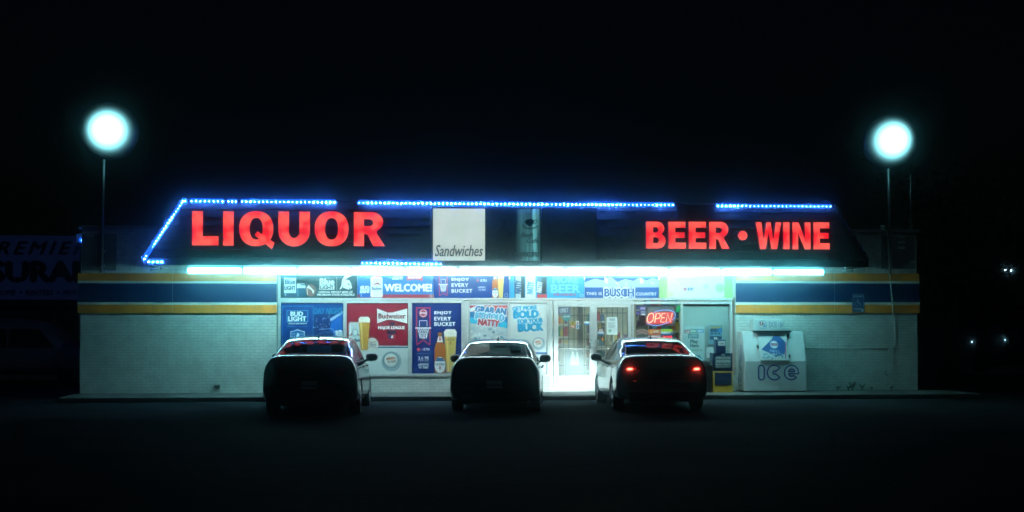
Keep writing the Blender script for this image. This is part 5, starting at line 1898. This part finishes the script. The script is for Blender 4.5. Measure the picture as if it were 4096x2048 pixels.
def car(name, label, loc, heading, col_mat, L=4.8, Wd=1.84, H=1.45, WB=2.8, rear_axle=1.05, lit=False, glass_m=None, tail_shape=0, plate=None, chrome=False, dark_trim=False):
    """a four door saloon, nose along +y, rear axle over the origin; built from sections and a glasshouse"""
    t = thing(name, label, "car", loc, -heading, "cars parked nose in at the store")
    y0 = -rear_axle
    sw = Wd / 1.84
    sh = H / 1.45
    w0 = .92 * sw
    # --- lower body sections: y, half width, underside, shoulder, deck
    st = [(0.015, .78, .33, .915, 1.07), (0.05, .87, .27, .935, 1.098), (.16, .91, .24, .945, 1.112), (.40, .92, .22, .95, 1.118), (.75, .92, .20, .95, 1.115), (1.3, .92, .19, .95, 1.02), (2.2, .92, .18, .955, .975), (3.1, .918, .18, .935, .965),
          (3.55, .912, .20, .915, .99), (3.9, .90, .22, .885, .965), (4.3, .875, .24, .83, .90), (4.6, .82, .26, .75, .80), (4.74, .72, .30, .68, .70), (4.79, .58, .36, .62, .62)]
    rings = []
    for (y, w, zb, zs_, zt) in st:
        w *= sw
        zs_ *= sh
        zt *= sh
        hp = [(0, zb), (.80 * w, zb), (.975 * w, zb + .04), (1.0 * w, zb + .24 if zb < .3 else zb + .14), (.995 * w, .62 * sh), (.975 * w, zs_ - .08), (.915 * w, zs_ + .01), (.85 * w, zs_ + .62 * (zt - zs_)), (.74 * w, zt - .008), (.40 * w, zt), (0, zt + .006)]
        ring = []
        for x, z in hp + [(-x, z) for x, z in reversed(hp[1:-1])]:
            yy = y * L / 4.8
            if y < .3:                       # rear face leans: lid edge forward, bumper aft
                f = (1 - y / .3)
                yy += f * (.10 * max(0.0, min(1.0, (z - .66) / .40)) + .05 * max(0.0, (.45 - z) / .2)) - .012 * f * (x == 0)
                yy += f * .10 * (abs(x) / w0) ** 3
            if y > 4.3:
                yy -= .22 * (abs(x) / w0) ** 2
            ring.append((x, y0 + yy, z))
        rings.append(ring)
    n = len(rings[0])
    v = [p for r in rings for p in r]
    f = []
    for i in range(len(rings) - 1):
        for k in range(n):
            f.append((i * n + k, (i + 1) * n + k, (i + 1) * n + (k + 1) % n, i * n + (k + 1) % n))
    f.append(tuple(range(n)))
    f.append(tuple((len(rings) - 1) * n + k for k in range(n - 1, -1, -1)))
    tmp = link("body", mesh("body", v, f, [col_mat, M_BLACK], None, True))
    sub_eval(tmp, 2)
    cutters = []
    for ax in (0, WB):
        for s in (-1, 1):
            c = MB()
            c.lathe([(-.30, .375), (.45, .375)], (s, 0, 0), M_BLACK, 28, (s * .86 * sw, ax, .325))
            co = c.build("cutter")
            cutters.append(co)
            bm = tmp.modifiers.new("arch", 'BOOLEAN')
            bm.operation = 'DIFFERENCE'
            bm.solver = 'EXACT'
            bm.object = co
    bpy.context.view_layer.update()
    dg = bpy.context.evaluated_depsgraph_get()
    me = bpy.data.meshes.new_from_object(tmp.evaluated_get(dg), depsgraph=dg)
    bpy.data.objects.remove(tmp)
    for c in cutters:
        bpy.data.objects.remove(c)
    me.polygons.foreach_set("use_smooth", [True] * len(me.polygons))
    try:
        me.set_sharp_from_angle(angle=R_(38))
    except Exception:
        pass
    link("body", me, t)
    # --- glasshouse: one curved surface cut into roof, pillars and panes
    sy = L / 4.8
    ctr = [(0, y0 + y * sy, z * sh) for y, z in ((.60, 1.105), (.88, 1.195), (1.15, 1.275), (1.42, 1.345), (1.68, 1.398), (2.0, 1.433), (2.4, 1.445), (2.75, 1.425), (3.1, 1.315), (3.45, 1.165), (3.80, 1.0))]
    edg = [(x * sw, y0 + y * sy, z * sh) for x, y, z in ((.70, .68, 1.07), (.67, .95, 1.15), (.645, 1.20, 1.235), (.62, 1.45, 1.308), (.605, 1.70, 1.360), (.595, 2.0, 1.396), (.595, 2.4, 1.408), (.59, 2.73, 1.386), (.61, 3.06, 1.255), (.65, 3.38, 1.115), (.69, 3.66, .985))]
    blt = [(x * sw, y0 + y * sy, z * sh) for x, y, z in ((.80, .62, .985), (.83, .98, .975), (.845, 1.3, .968), (.855, 1.6, .965), (.86, 1.9, .962), (.862, 2.2, .96), (.86, 2.5, .956), (.855, 2.8, .95), (.845, 3.1, .945), (.825, 3.38, .94), (.79, 3.60, .935))]
    NV = 5
    cs, es, bs = catmull(ctr, NV), catmull(edg, NV), catmull(blt, NV)
    lat = [-2, -1.93, -1.8, -1.6, -1.4, -1.2, -1.10, -1.03, -1, -.97, -.93, -.88, -.7, -.45, -.2, 0, .2, .45, .7, .88, .93, .97, 1, 1.03, 1.10, 1.2, 1.4, 1.6, 1.8, 1.93, 2]
    vs = []
    for j in range(len(cs)):
        for q in lat:
            s = -1 if q < 0 else 1
            a = abs(q)
            if a <= 1:
                e = a ** 2.6
                x = es[j].x * a
                yy = cs[j].y + (es[j].y - cs[j].y) * e
                z = cs[j].z + (es[j].z - cs[j].z) * e
            else:
                u = a - 1
                b_ = 4 * u * (1 - u)
                x = es[j].x + (bs[j].x - es[j].x) * u + .035 * b_ + .03 * math.sin(math.pi * min(1, u * 2.2)) * .5
                yy = es[j].y + (bs[j].y - es[j].y) * u
                z = es[j].z + (bs[j].z - es[j].z) * u + .012 * math.sin(math.pi * min(1, u * 3))
            vs.append((s * x, yy, z))
    nl = len(lat)
    groups = {"cabin": [], "rear_window": [], "windshield": [], "side_window_rl": [], "side_window_fl": [], "side_window_rr": [], "side_window_fr": []}
    for j in range(len(cs) - 1):
        vv = j / NV
        for k in range(nl - 1):
            qa, qb = lat[k], lat[k + 1]
            m_ = (qa + qb) / 2
            a = abs(m_)
            g_ = "cabin"
            if a < .925 and .25 <= vv < 3.35:
                g_ = "rear_window"
            elif a < .925 and vv >= 7.15 and vv < 9.8:
                g_ = "windshield"
            elif 1.1 < a < 1.93:
                side = "l" if m_ < 0 else "r"
                hid = (a - 1.1) / .83
                if 2.2 - 1.0 * hid * 0 <= vv < 5.0:
                    g_ = "side_window_r" + side
                elif 5.3 <= vv < 8.8:
                    g_ = "side_window_f" + side
            groups[g_].append((j * nl + k, j * nl + k + 1, (j + 1) * nl + k + 1, (j + 1) * nl + k))
    gm = glass_m or M_CARGLASS
    for nm, fs in groups.items():
        if not fs:
            continue
        used = sorted({i for q in fs for i in q})
        mp_ = {i: n_ for n_, i in enumerate(used)}
        nice = "cabin" if nm == "cabin" else ("side_window" if nm.startswith("side") else nm)
        m_ = col_mat if nm == "cabin" else (gm if nm == "rear_window" else (M_CARGLASS if nm == "windshield" else M_DARKGLASS))
        ob = link(nice, mesh(nice, [vs[i] for i in used], [tuple(mp_[i] for i in q) for q in fs], m_, None, True), t)
        if nm == "cabin":
            so_ = ob.modifiers.new("thickness", 'SOLIDIFY')
            so_.thickness = .022
            so_.offset = -1
    # headliner trims: dark seal round the rear window
    seal = MB()
    jA, jB = int(.25 * NV) + 1, int(3.35 * NV) + 1
    path = []
    kL, kR = lat.index(-.93), lat.index(.93)
    for j in range(jA, jB + 1):
        path.append(Vector(vs[j * nl + kL]))
    for k in range(kL + 1, kR):
        path.append(Vector(vs[jB * nl + k]))
    for j in range(jB, jA - 1, -1):
        path.append(Vector(vs[j * nl + kR]))
    for k in range(kR - 1, kL, -1):
        path.append(Vector(vs[jA * nl + k]))
    path.append(path[0])
    seal.tube([p_ - Vector((0, 0, .004)) for p_ in path], .009, M_BLACK, 5, False)
    seal.build("window_seal", t, True)
    # antenna fin
    fin = MB()
    j = int(4.6 * NV)
    p_ = cs[j]
    fin.add([p_ + Vector(q) for q in ((-.03, -.02, -.004), (.03, -.02, -.004), (0, .16, -.004), (-.006, -.035, .062), (.006, -.035, .062), (0, .02, .03))], [(0, 2, 1), (0, 1, 4, 3), (1, 2, 5, 4), (2, 0, 3, 5), (3, 4, 5)], M_BLACK)
    fin.build("antenna_fin", t)
    # --- wheels
    for ax in (0, WB):
        for s in (-1, 1):
            wb = MB()
            xo = s * (.80 * sw)
            wb.lathe([(-.105, .23), (-.11, .30), (-.085, .328), (.085, .328), (.11, .30), (.105, .24), (.06, .235)], (s, 0, 0), M_RUBBER, 32, (xo, ax, .327))
            w_ = wb.build("wheel", t, True)
            rb_ = MB()
            rb_.lathe([(.02, .232), (.098, .236), (.098, .218), (.05, .205), (.045, .02)], (s, 0, 0), M_RIM, 28, (xo, ax, .327))
            for k in range(5):
                an = 2 * math.pi * k / 5 + .3
                d_ = Vector((0, math.cos(an), math.sin(an)))
                p2 = Vector((0, -math.sin(an), math.cos(an)))
                c0 = Vector((xo + s * .092, ax, .327))
                for off in (-.028, .028):
                    rb_.tube([c0 + d_ * .03 + p2 * off * .4, c0 + d_ * .215 + p2 * off * 1.5], [.02, .014], M_RIM, 5)
            rb_.lathe([(.05, .05), (.105, .045), (.11, .02)], (s, 0, 0), M_RIM, 14, (xo, ax, .327))
            rb_.build("rim", w_, True)
    # --- mirrors, handles
    for s in (-1, 1):
        mb = MB()
        mx, my, mz = s * .98 * sw, y0 + 3.20 * sy, 1.005 * sh
        prof = [(-.075, .35), (-.06, .80), (.0, 1.0), (.06, .85), (.11, .35)]
        rings_ = []
        for dy, sc_ in prof:
            rings_.append([(mx + s * (.125 * a) * sc_ + (s * .0), my + dy, mz + .085 * b_ * sc_) for a, b_ in ((-1, -.55), (-.8, -.95), (0, -1), (.75, -.8), (1, -.2), (.95, .5), (.6, .95), (-.3, 1), (-.9, .75), (-1, .2))])
        v_ = [p for r in rings_ for p in r]
        m10 = 10
        f_ = [(i * m10 + k, i * m10 + (k + 1) % m10, (i + 1) * m10 + (k + 1) % m10, (i + 1) * m10 + k) for i in range(4) for k in range(m10)]
        f_ += [tuple(range(m10 - 1, -1, -1)), tuple(4 * m10 + k for k in range(m10))]
        mb.add(v_, f_, M_BLACK)
        mb.tube([(mx - s * .08, my + .02, mz - .05), (s * .83 * sw, my + .06, mz - .075)], .028, M_BLACK, 6)
        mb.build("side_mirror", t, True)
        for yy in (1.42, 2.42):
            hb = MB()
            hb.tube([(s * .915 * sw, y0 + yy, .86 * sh), (s * .945 * sw, y0 + yy + .04, .865 * sh), (s * .945 * sw, y0 + yy + .17, .868 * sh), (s * .915 * sw, y0 + yy + .2, .868 * sh)], .013, col_mat, 6)
            hb.build("door_handle", t, True)
    # --- interior
    st_ = MB()
    for x in (-.36, .36):
        st_.box(x - .24, x + .24, y0 + 2.02, y0 + 2.16, .60, 1.10 * sh, M_SEAT)
        st_.box(x - .13, x + .13, y0 + 2.0, y0 + 2.10, 1.12 * sh, 1.30 * sh, M_SEAT)
    so_ = st_.build("front_seats" if False else "seat_backs" if False else "front_seat", t)
    rounded(so_, .05, 3)
    st_ = MB()
    st_.box(-.62, .62, y0 + 1.02, y0 + 1.20, .60, 1.02 * sh, M_SEAT)
    for x in (-.36, .36):
        st_.box(x - .12, x + .12, y0 + 1.03, y0 + 1.12, 1.021 * sh, 1.115 * sh, M_SEAT)
    rounded(st_.build("rear_seat", t), .04, 3)
    db = MB()
    db.box(-.70, .70, y0 + 3.0, y0 + 3.55, .70, .985 * sh, M_SEAT)
    rounded(db.build("dashboard", t), .05, 3)
    rmx = MB()
    rmx.box(-.125, .125, y0 + 2.92, y0 + 2.95, 1.235 * sh, 1.30 * sh, M_BLACK)
    rmx.box(-.012, .012, y0 + 2.93, y0 + 2.96, 1.301 * sh, 1.36 * sh, M_BLACK)
    rounded(rmx.build("rear_view_mirror", t), .02, 3)
    sr = MB()
    sr.tube([(-.36 + .18 * math.cos(2 * math.pi * k / 20), y0 + 2.86 - .07 * math.sin(2 * math.pi * k / 20), .93 * sh + .165 * math.sin(2 * math.pi * k / 20)) for k in range(21)], .016, M_BLACK, 6, False)
    sr.build("steering_wheel", t, True)
    # --- rear details
    def rear_y(x, z):
        """how far aft the tail skin sits"""
        f = .95
        return y0 - .002 + f * (.10 * max(0.0, min(1.0, (z / sh - .62) / .35)) + .10 * (abs(x) / w0) ** 3)
    for s in (-1, 1):
        tl_ = MB()
        if tail_shape == 0:
            outl = [(.50, .74), (.84, .76), (.855, .86), (.80, .91), (.50, .86)]
        else:
            outl = [(.46, .83), (.85, .80), (.865, .90), (.80, .93), (.46, .88)]
        fr_ = [(s * x * sw, rear_y(x * sw, z * sh) - .012 + (.20 if x > .83 else (.05 if x > .7 else 0)), z * sh) for x, z in outl]
        bk_ = [(x, y + .06, z) for x, y, z in fr_]
        k5 = len(outl)
        fs = [tuple(range(k5)) if s < 0 else tuple(range(k5 - 1, -1, -1)), tuple(range(2 * k5 - 1, k5 - 1, -1)) if s < 0 else tuple(range(k5, 2 * k5))] + [(i, i + k5, (i + 1) % k5 + k5, (i + 1) % k5) for i in range(k5)]
        tl_.add(fr_ + bk_, fs, M_TAIL)
        o_ = tl_.build("tail_light", t)
        rounded(o_, .012, 2)
        if lit:
            gb = MB()
            cxl = .66
            yy = rear_y(cxl * sw, .82 * sh) - .018
            gb.lathe([(0, .001), (.001, .1), (.004, .095), (.012, .001)], (0, -1, 0), M_TAIL_LIT, 16)
            vv_ = [(s * cxl * sw + a * .62, yy + b_, .845 * sh + c * .24) for a, b_, c in gb.v]
            gl = MB()
            gl.add(vv_, gb.f, M_TAIL_LIT)
            gl.build("lamp_filament", o_, True)
    if plate:
        pw = .155
        py_ = rear_y(0, .72 * sh) - .02
        pz = .735 * sh
        rc = MB()
        rc.add([(-.36, py_ + .012, pz + .095), (.36, py_ + .012, pz + .095), (.40, py_ + .012, pz + .06), (.19, py_ + .012, pz - .10), (-.19, py_ + .012, pz - .10), (-.40, py_ + .012, pz + .06),
                (-.33, py_ + .10, pz + .075), (.33, py_ + .10, pz + .075), (.36, py_ + .10, pz + .055), (.17, py_ + .10, pz - .08), (-.17, py_ + .10, pz - .08), (-.36, py_ + .10, pz + .055)],
               [(0, 1, 7, 6), (1, 2, 8, 7), (2, 3, 9, 8), (3, 4, 10, 9), (4, 5, 11, 10), (5, 0, 6, 11)], M_CHROME)
        rc.build("plate_surround", t)
        pl = bx("licence_plate", -pw, pw, py_ - .004, py_ + .004, pz - .075, pz + .075, pr('2c3438'), t)
        q_ = Flat(py_ - .0045)
        q_.text(plate, -pw + .015, pw - .015, pz - .045, pz + .045, '0f1a1c', .05)
        q_.mb.build("plate_lettering", pl)
        fb_ = MB()
        fb_.tube([(-pw - .012, py_, pz - .085), (pw + .012, py_, pz - .085), (pw + .012, py_, pz + .085), (-pw - .012, py_, pz + .085), (-pw - .012, py_, pz - .085)], .009, M_BLACK, 5)
        fb_.build("plate_frame", pl)
    else:
        py_ = rear_y(0, .6) - .016
        pl = bx("licence_plate", -.155, .155, py_ - .002, py_ + .006, .50 * sh, .65 * sh, pr('9aa4a6'), t)
    # bumper crease and lower valance
    cr_ = MB()
    zc = .60 * sh if chrome else .56 * sh
    cr_.tube([(x * sw, rear_y(x * sw, zc) - .020, zc + .015 * (x / .7) ** 2) for x in [(-.62 + 1.24 * k / 14) for k in range(15)]], .011, col_mat if not chrome else M_CHROME, 6)
    cr_.build("bumper_trim", t, True)
    va = MB()
    va.add([(-.66 * sw, y0 + .03, .22), (.66 * sw, y0 + .03, .22), (.70 * sw, y0 + .03, .42), (-.70 * sw, y0 + .03, .42), (-.66 * sw, y0 + .25, .20), (.66 * sw, y0 + .25, .20), (.70 * sw, y0 + .2, .42), (-.70 * sw, y0 + .2, .42)], BOXF, M_BLACK)
    rounded(va.build("rear_valance", t), .02, 2)
    # head lamps
    for s in (-1, 1):
        hm = MB()
        yy = y0 + 4.62 * sy
        hm.lathe([(-.05, .09), (.0, .085), (.035, .06), (.045, .01)], (s * .25, 1, 0), M_HEAD if not lit else emit("head_lamp_lit", (.85, 1.0, 1.0), 30.0), 14, (s * .62 * sw, yy - .03, .66 * sh))
        hm.build("headlight", t, True)
        if lit:
            ld = bpy.data.lights.new("headlight_beam", 'SPOT')
            ld.energy = HEAD_E
            ld.color = (.75, 1.0, 1.0)
            ld.spot_size = R_(56)
            ld.spot_blend = 1.0
            ld.shadow_soft_size = .05
            lo = bpy.data.objects.new("headlight_beam", ld)
            C.objects.link(lo)
            lo.parent = t
            lo.location = (s * .62 * sw, yy + .10, .66 * sh)
            lo.rotation_euler = (R_(83), 0, R_(20 if s < 0 else 4))
    return t


HEAD_E = 520.0


def car_at(px, dist, rear_axle_z=0.0):
    d = ray(px, 1500)
    k = Vector((math.sin(YAW), math.cos(YAW), 0))
    p = EYE + d * (dist / d.dot(k))
    return (p.x, p.y, 0)


M_CAR1 = paint("black_car_paint", (.018, .020, .026))
M_CAR2 = paint("graphite_car_paint", (.040, .043, .048))
M_CAR3 = paint("silver_car_paint", (.16, .17, .175), .14)
car("parked_car", "black saloon with red reflections in its rear window by the striped wall", car_at(1258, 32.9), R_(4.5), M_CAR1, L=4.85, Wd=1.86, H=1.53, tail_shape=0)
car("parked_car", "dark grey saloon between the other two cars before the bold poster", car_at(1986, 33.9), R_(7.5), M_CAR2, L=4.65, Wd=1.82, H=1.46, WB=2.7, rear_axle=1.0, tail_shape=1)
car("parked_car", "silver saloon with glowing tail lights and black rear window at the doors", car_at(2625, 34.3), R_(2.2), M_CAR3, L=4.88, Wd=1.88, H=1.49, WB=2.82, tail_shape=1, lit=True, glass_m=M_DARKGLASS, plate="TNZ X29", chrome=True)

# ================================================================== BEYOND THE STORE, LEFT: INSURANCE BUILDING AND VAN
BY = 12.0
M_SIGNB = emit("sign_face_blue_spill", (.10, .20, 1.0), .011, base=(.12, .12, .13))  # unlit board; blue spill from the LEDs put into its emission
M_NBWALL = mat("neighbour_wall", (.16, .17, .20), .85, noise=.2, nscale=2)
nbx1 = P(330, 1100, BY).x
nb2 = thing("insurance_building", "dark low building with dim blue insurance sign behind the store", "building", (nbx1, BY, 0))
zt_, zb_ = P(160, 943, BY).z, P(160, 1198, BY).z
bx("wall", -14, .3, .0, 9, 0, zb_ - .12, M_NBWALL, nb2)
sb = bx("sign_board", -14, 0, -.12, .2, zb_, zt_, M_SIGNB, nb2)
bx("wall", -14, .3, .201, 9, zb_ - .119, zt_ - .05, M_NBWALL, nb2)
bx("awning_edge", -14, .2, -.5, -.121, zb_ - .20, zb_ - .05, M_DARKM, nb2)
NBD = mat("dark_sign_lettering", (.004, .004, .006), .7)
p = Pic(BY - .125)
p.text("PREMIER", -75, 345, 967, 1017, NBD, .06, .35, space=1.35)
p.text("INSURANCE", -178, 560, 1047, 1126, NBD, .11)
p.text("HOME", -22, 65, 1160, 1181, NBD, .05, .2); p.ell(83, 1170, 5, 5, NBD); p.text("RENTERS", 101, 214, 1160, 1181, NBD, .05, .2); p.ell(232, 1170, 5, 5, NBD); p.text("MOTORCYCLE", 251, 420, 1160, 1181, NBD, .05, .2)
on(nb2, p, "lettering")
for a in (45, 235):
    w_ = MB()
    x0, x1 = P(a - 14, 1230, BY).x - nbx1, P(a + 160, 1230, BY).x - nbx1
    w_.box(x0, x1, -.03, -.001, .4, zb_ - .5, M_DARKM)
    wo = w_.build("window", nb2)
    bx("pane", x0 + .06, x1 - .06, -.036, -.031, .46, zb_ - .56, M_BLACK, wo)

# van seen from the side, nose to the store
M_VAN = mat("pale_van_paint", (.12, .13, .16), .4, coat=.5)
vl = PD(95, 1500, 47.5)
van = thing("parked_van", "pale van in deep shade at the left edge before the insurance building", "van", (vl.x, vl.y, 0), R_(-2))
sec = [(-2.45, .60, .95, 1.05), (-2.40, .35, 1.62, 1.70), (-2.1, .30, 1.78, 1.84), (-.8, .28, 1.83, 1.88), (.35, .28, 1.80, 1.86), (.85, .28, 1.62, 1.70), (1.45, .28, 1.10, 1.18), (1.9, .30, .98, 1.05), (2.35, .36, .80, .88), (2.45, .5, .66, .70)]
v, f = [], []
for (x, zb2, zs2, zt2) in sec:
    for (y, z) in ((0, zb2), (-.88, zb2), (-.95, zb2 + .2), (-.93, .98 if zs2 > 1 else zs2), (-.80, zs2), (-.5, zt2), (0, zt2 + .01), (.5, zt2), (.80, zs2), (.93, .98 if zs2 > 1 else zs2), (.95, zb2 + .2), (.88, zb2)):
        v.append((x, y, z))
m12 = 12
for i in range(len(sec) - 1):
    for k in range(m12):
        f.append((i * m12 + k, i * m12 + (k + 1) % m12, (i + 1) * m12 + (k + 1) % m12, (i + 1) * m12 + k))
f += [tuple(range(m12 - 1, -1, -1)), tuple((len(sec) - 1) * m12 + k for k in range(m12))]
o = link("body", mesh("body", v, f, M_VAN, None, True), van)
sub_eval(o, 1)
for (a, c, a2, c2) in ((-2.2, -1.25, -2.1, -1.25), (-1.15, -.30, -1.15, -.30), (-.2, 1.05, -.2, .60)):
    v = [(a, -.945, 1.08), (c, -.945, 1.08), (c2, -.86, 1.58), (a2, -.86, 1.58), (a, -.90, 1.08), (c, -.90, 1.08), (c2, -.80, 1.58), (a2, -.80, 1.58)]
    link("side_window", mesh("side_window", v, BOXF, M_BLACK), van)
for x in (-1.5, 1.45):
    for y in (-.80, .80):
        mb = MB(); mb.lathe([(-.11, .24), (-.11, .33), (.11, .33), (.11, .24)], (0, -1 if y < 0 else 1, 0), M_RUBBER, 20, (x, y, .33)); w_ = mb.build("wheel", van, True)
        mb = MB(); mb.lathe([(.05, .22), (.115, .20), (.10, .03)], (0, -1 if y < 0 else 1, 0), M_RIM, 16, (x, y, .33)); mb.build("hub_cap", w_, True)

# box and hanging flag shape lit by the side strip, at the store's left edge
fl_ = thing("wall_flood_box", "blue lit hooded box on the side of the store by the insurance sign", "flood box", (XL - .22, 1.6, P(318, 985, 1.6).z))
bx("hood", -.14, .20, -.02, .22, .10, .30, M_PLASTIC, fl_)
bx("bracket", -.06, .18, -.02, .1, -.75, .09, M_DARKM, fl_)

# ================================================================== BEYOND THE STORE, RIGHT
M_BARK = mat("bark", (.05, .04, .03), .9, bump=.6, bscale=20)
M_LEAF = mat("dark_leaf", (.045, .075, .03), .7, noise=.5, nscale=3)


def tree(label, px, dist, h, r, seed):
    l = PD(px, 1500, dist)
    rt = random.Random(seed)
    t = thing("tree", label, "tree", (l.x, l.y, 0), 0, "trees in the dark right of the store")
    mb = MB()
    mb.tube([(0, 0, -.1), (.05, 0, h * .25), (-.05, .05, h * .5), (0, 0, h * .8)], [r * .13, r * .10, r * .07, r * .02], M_BARK, 8)
    tips = []
    for k in range(9):
        a = rt.uniform(0, 6.28)
        z0 = h * rt.uniform(.28, .6)
        tip = Vector((math.cos(a) * r * rt.uniform(.5, .9), math.sin(a) * r * rt.uniform(.5, .9), z0 + h * rt.uniform(.12, .35)))
        mb.tube([(0, 0, z0), tip * .5 + Vector((0, 0, z0 * .5)), tip], [r * .05, r * .03, r * .01], M_BARK, 5)
        tips.append(tip)
    mb.build("trunk", t, True)
    v, f = [], []
    cl = tips + [Vector((rt.uniform(-.6, .6) * r, rt.uniform(-.6, .6) * r, h * rt.uniform(.4, .97))) for _ in range(22)]
    for c in cl:
        for k in range(95):
            d = Vector((rt.gauss(0, 1), rt.gauss(0, 1), rt.gauss(0, .8))) * r * .17
            p0 = c + d
            a = Vector((rt.uniform(-1, 1), rt.uniform(-1, 1), rt.uniform(-.8, .3))).normalized() * rt.uniform(.10, .2)
            b_ = a.cross(Vector((rt.uniform(-1, 1), rt.uniform(-1, 1), 1))).normalized() * .06
            k0 = len(v)
            v += [p0, p0 + a * .5 + b_, p0 + a, p0 + a * .5 - b_]
            f.append((k0, k0 + 1, k0 + 2, k0 + 3))
    link("crown", mesh("crown", v, f, M_LEAF), t)


tree("dark leafy tree just beyond the right corner of the store", 3800, 50, 6.5, 2.4, 1)
tree("darker rounder tree farther back beyond the right corner of the store", 3925, 58, 5.0, 2.0, 2)
M_FAR = emit("far_lamp", (.62, .80, 1.0), 11.0)


def far_lamp(label, px, py, dist, n, s=.07):
    l = PD(px, py, dist)
    t = thing("street_lamp", label, "street lamp", (l.x, l.y, 0))
    mb = MB(); mb.tube([(0, .2, -.1), (0, .2, l.z), (0, 0, l.z + .12)], [.09, .06, .04], M_DARKM, 8); mb.build("pole", t, True)
    for k in range(n):
        x = (k - (n - 1) / 2) * .30
        hd = bx("lamp_head", x - .12, x + .12, -.10, .14, l.z + .085, l.z + .15, M_DARKM, t)
        mb = MB(); mb.lathe([(0, s), (.05, s * .8), (.08, .01)], (0, -.6, -1), M_FAR, 10, (x, -.06, l.z + .07)); mb.build("lamp", hd, True)


far_lamp("far twin headed street lamp high in the dark on the right", 4031, 1085, 85, 2, .04)
far_lamp("far low street lamp at the road on the right", 4021, 1363, 95, 1, .05)
far_lamp("tiny far lamp between the trees on the right", 3886, 1370, 105, 1, .02)
fw = struct(link("far_road", mesh("far_road", [(P(3920, 1500, 14).x, 14, .004), (120, 14, .004), (120, 22, .004), (P(3920, 1500, 14).x, 22, .004)], [(0, 1, 2, 3)], M_CONC)))
l = PD(3985, 1490, 78)
cr2 = thing("street_bollard", "small pale post at the far road on the right", "bollard", (l.x - 2, l.y, 0))
mb = MB(); mb.lathe([(0, .12), (.9, .11), (.95, .08)], (0, 0, 1), M_PLASTIC, 10); mb.build("post", cr2, True)

# ================================================================== HAZE ADDED FOR BLOOM ROUND THE LIGHTS
hz = MB()
hz.box(-75, 75, -52, 75, -1.0, 9.5, None)
hm = bpy.data.materials.new("bloom_haze")
hm.use_nodes = True
nt = hm.node_tree
nt.nodes.remove(nt.nodes["Principled BSDF"])
pv_ = nt.nodes.new("ShaderNodeVolumePrincipled")
pv_.inputs["Color"].default_value = (.55, .92, 1.0, 1)
pv_.inputs["Density"].default_value = .0062
pv_.inputs["Anisotropy"].default_value = .9987
nt.links.new(pv_.outputs[0], nt.nodes["Material Output"].inputs["Volume"])
ho = link("haze", mesh("haze", hz.v, hz.f, hm))
ho['kind'] = 'stuff'
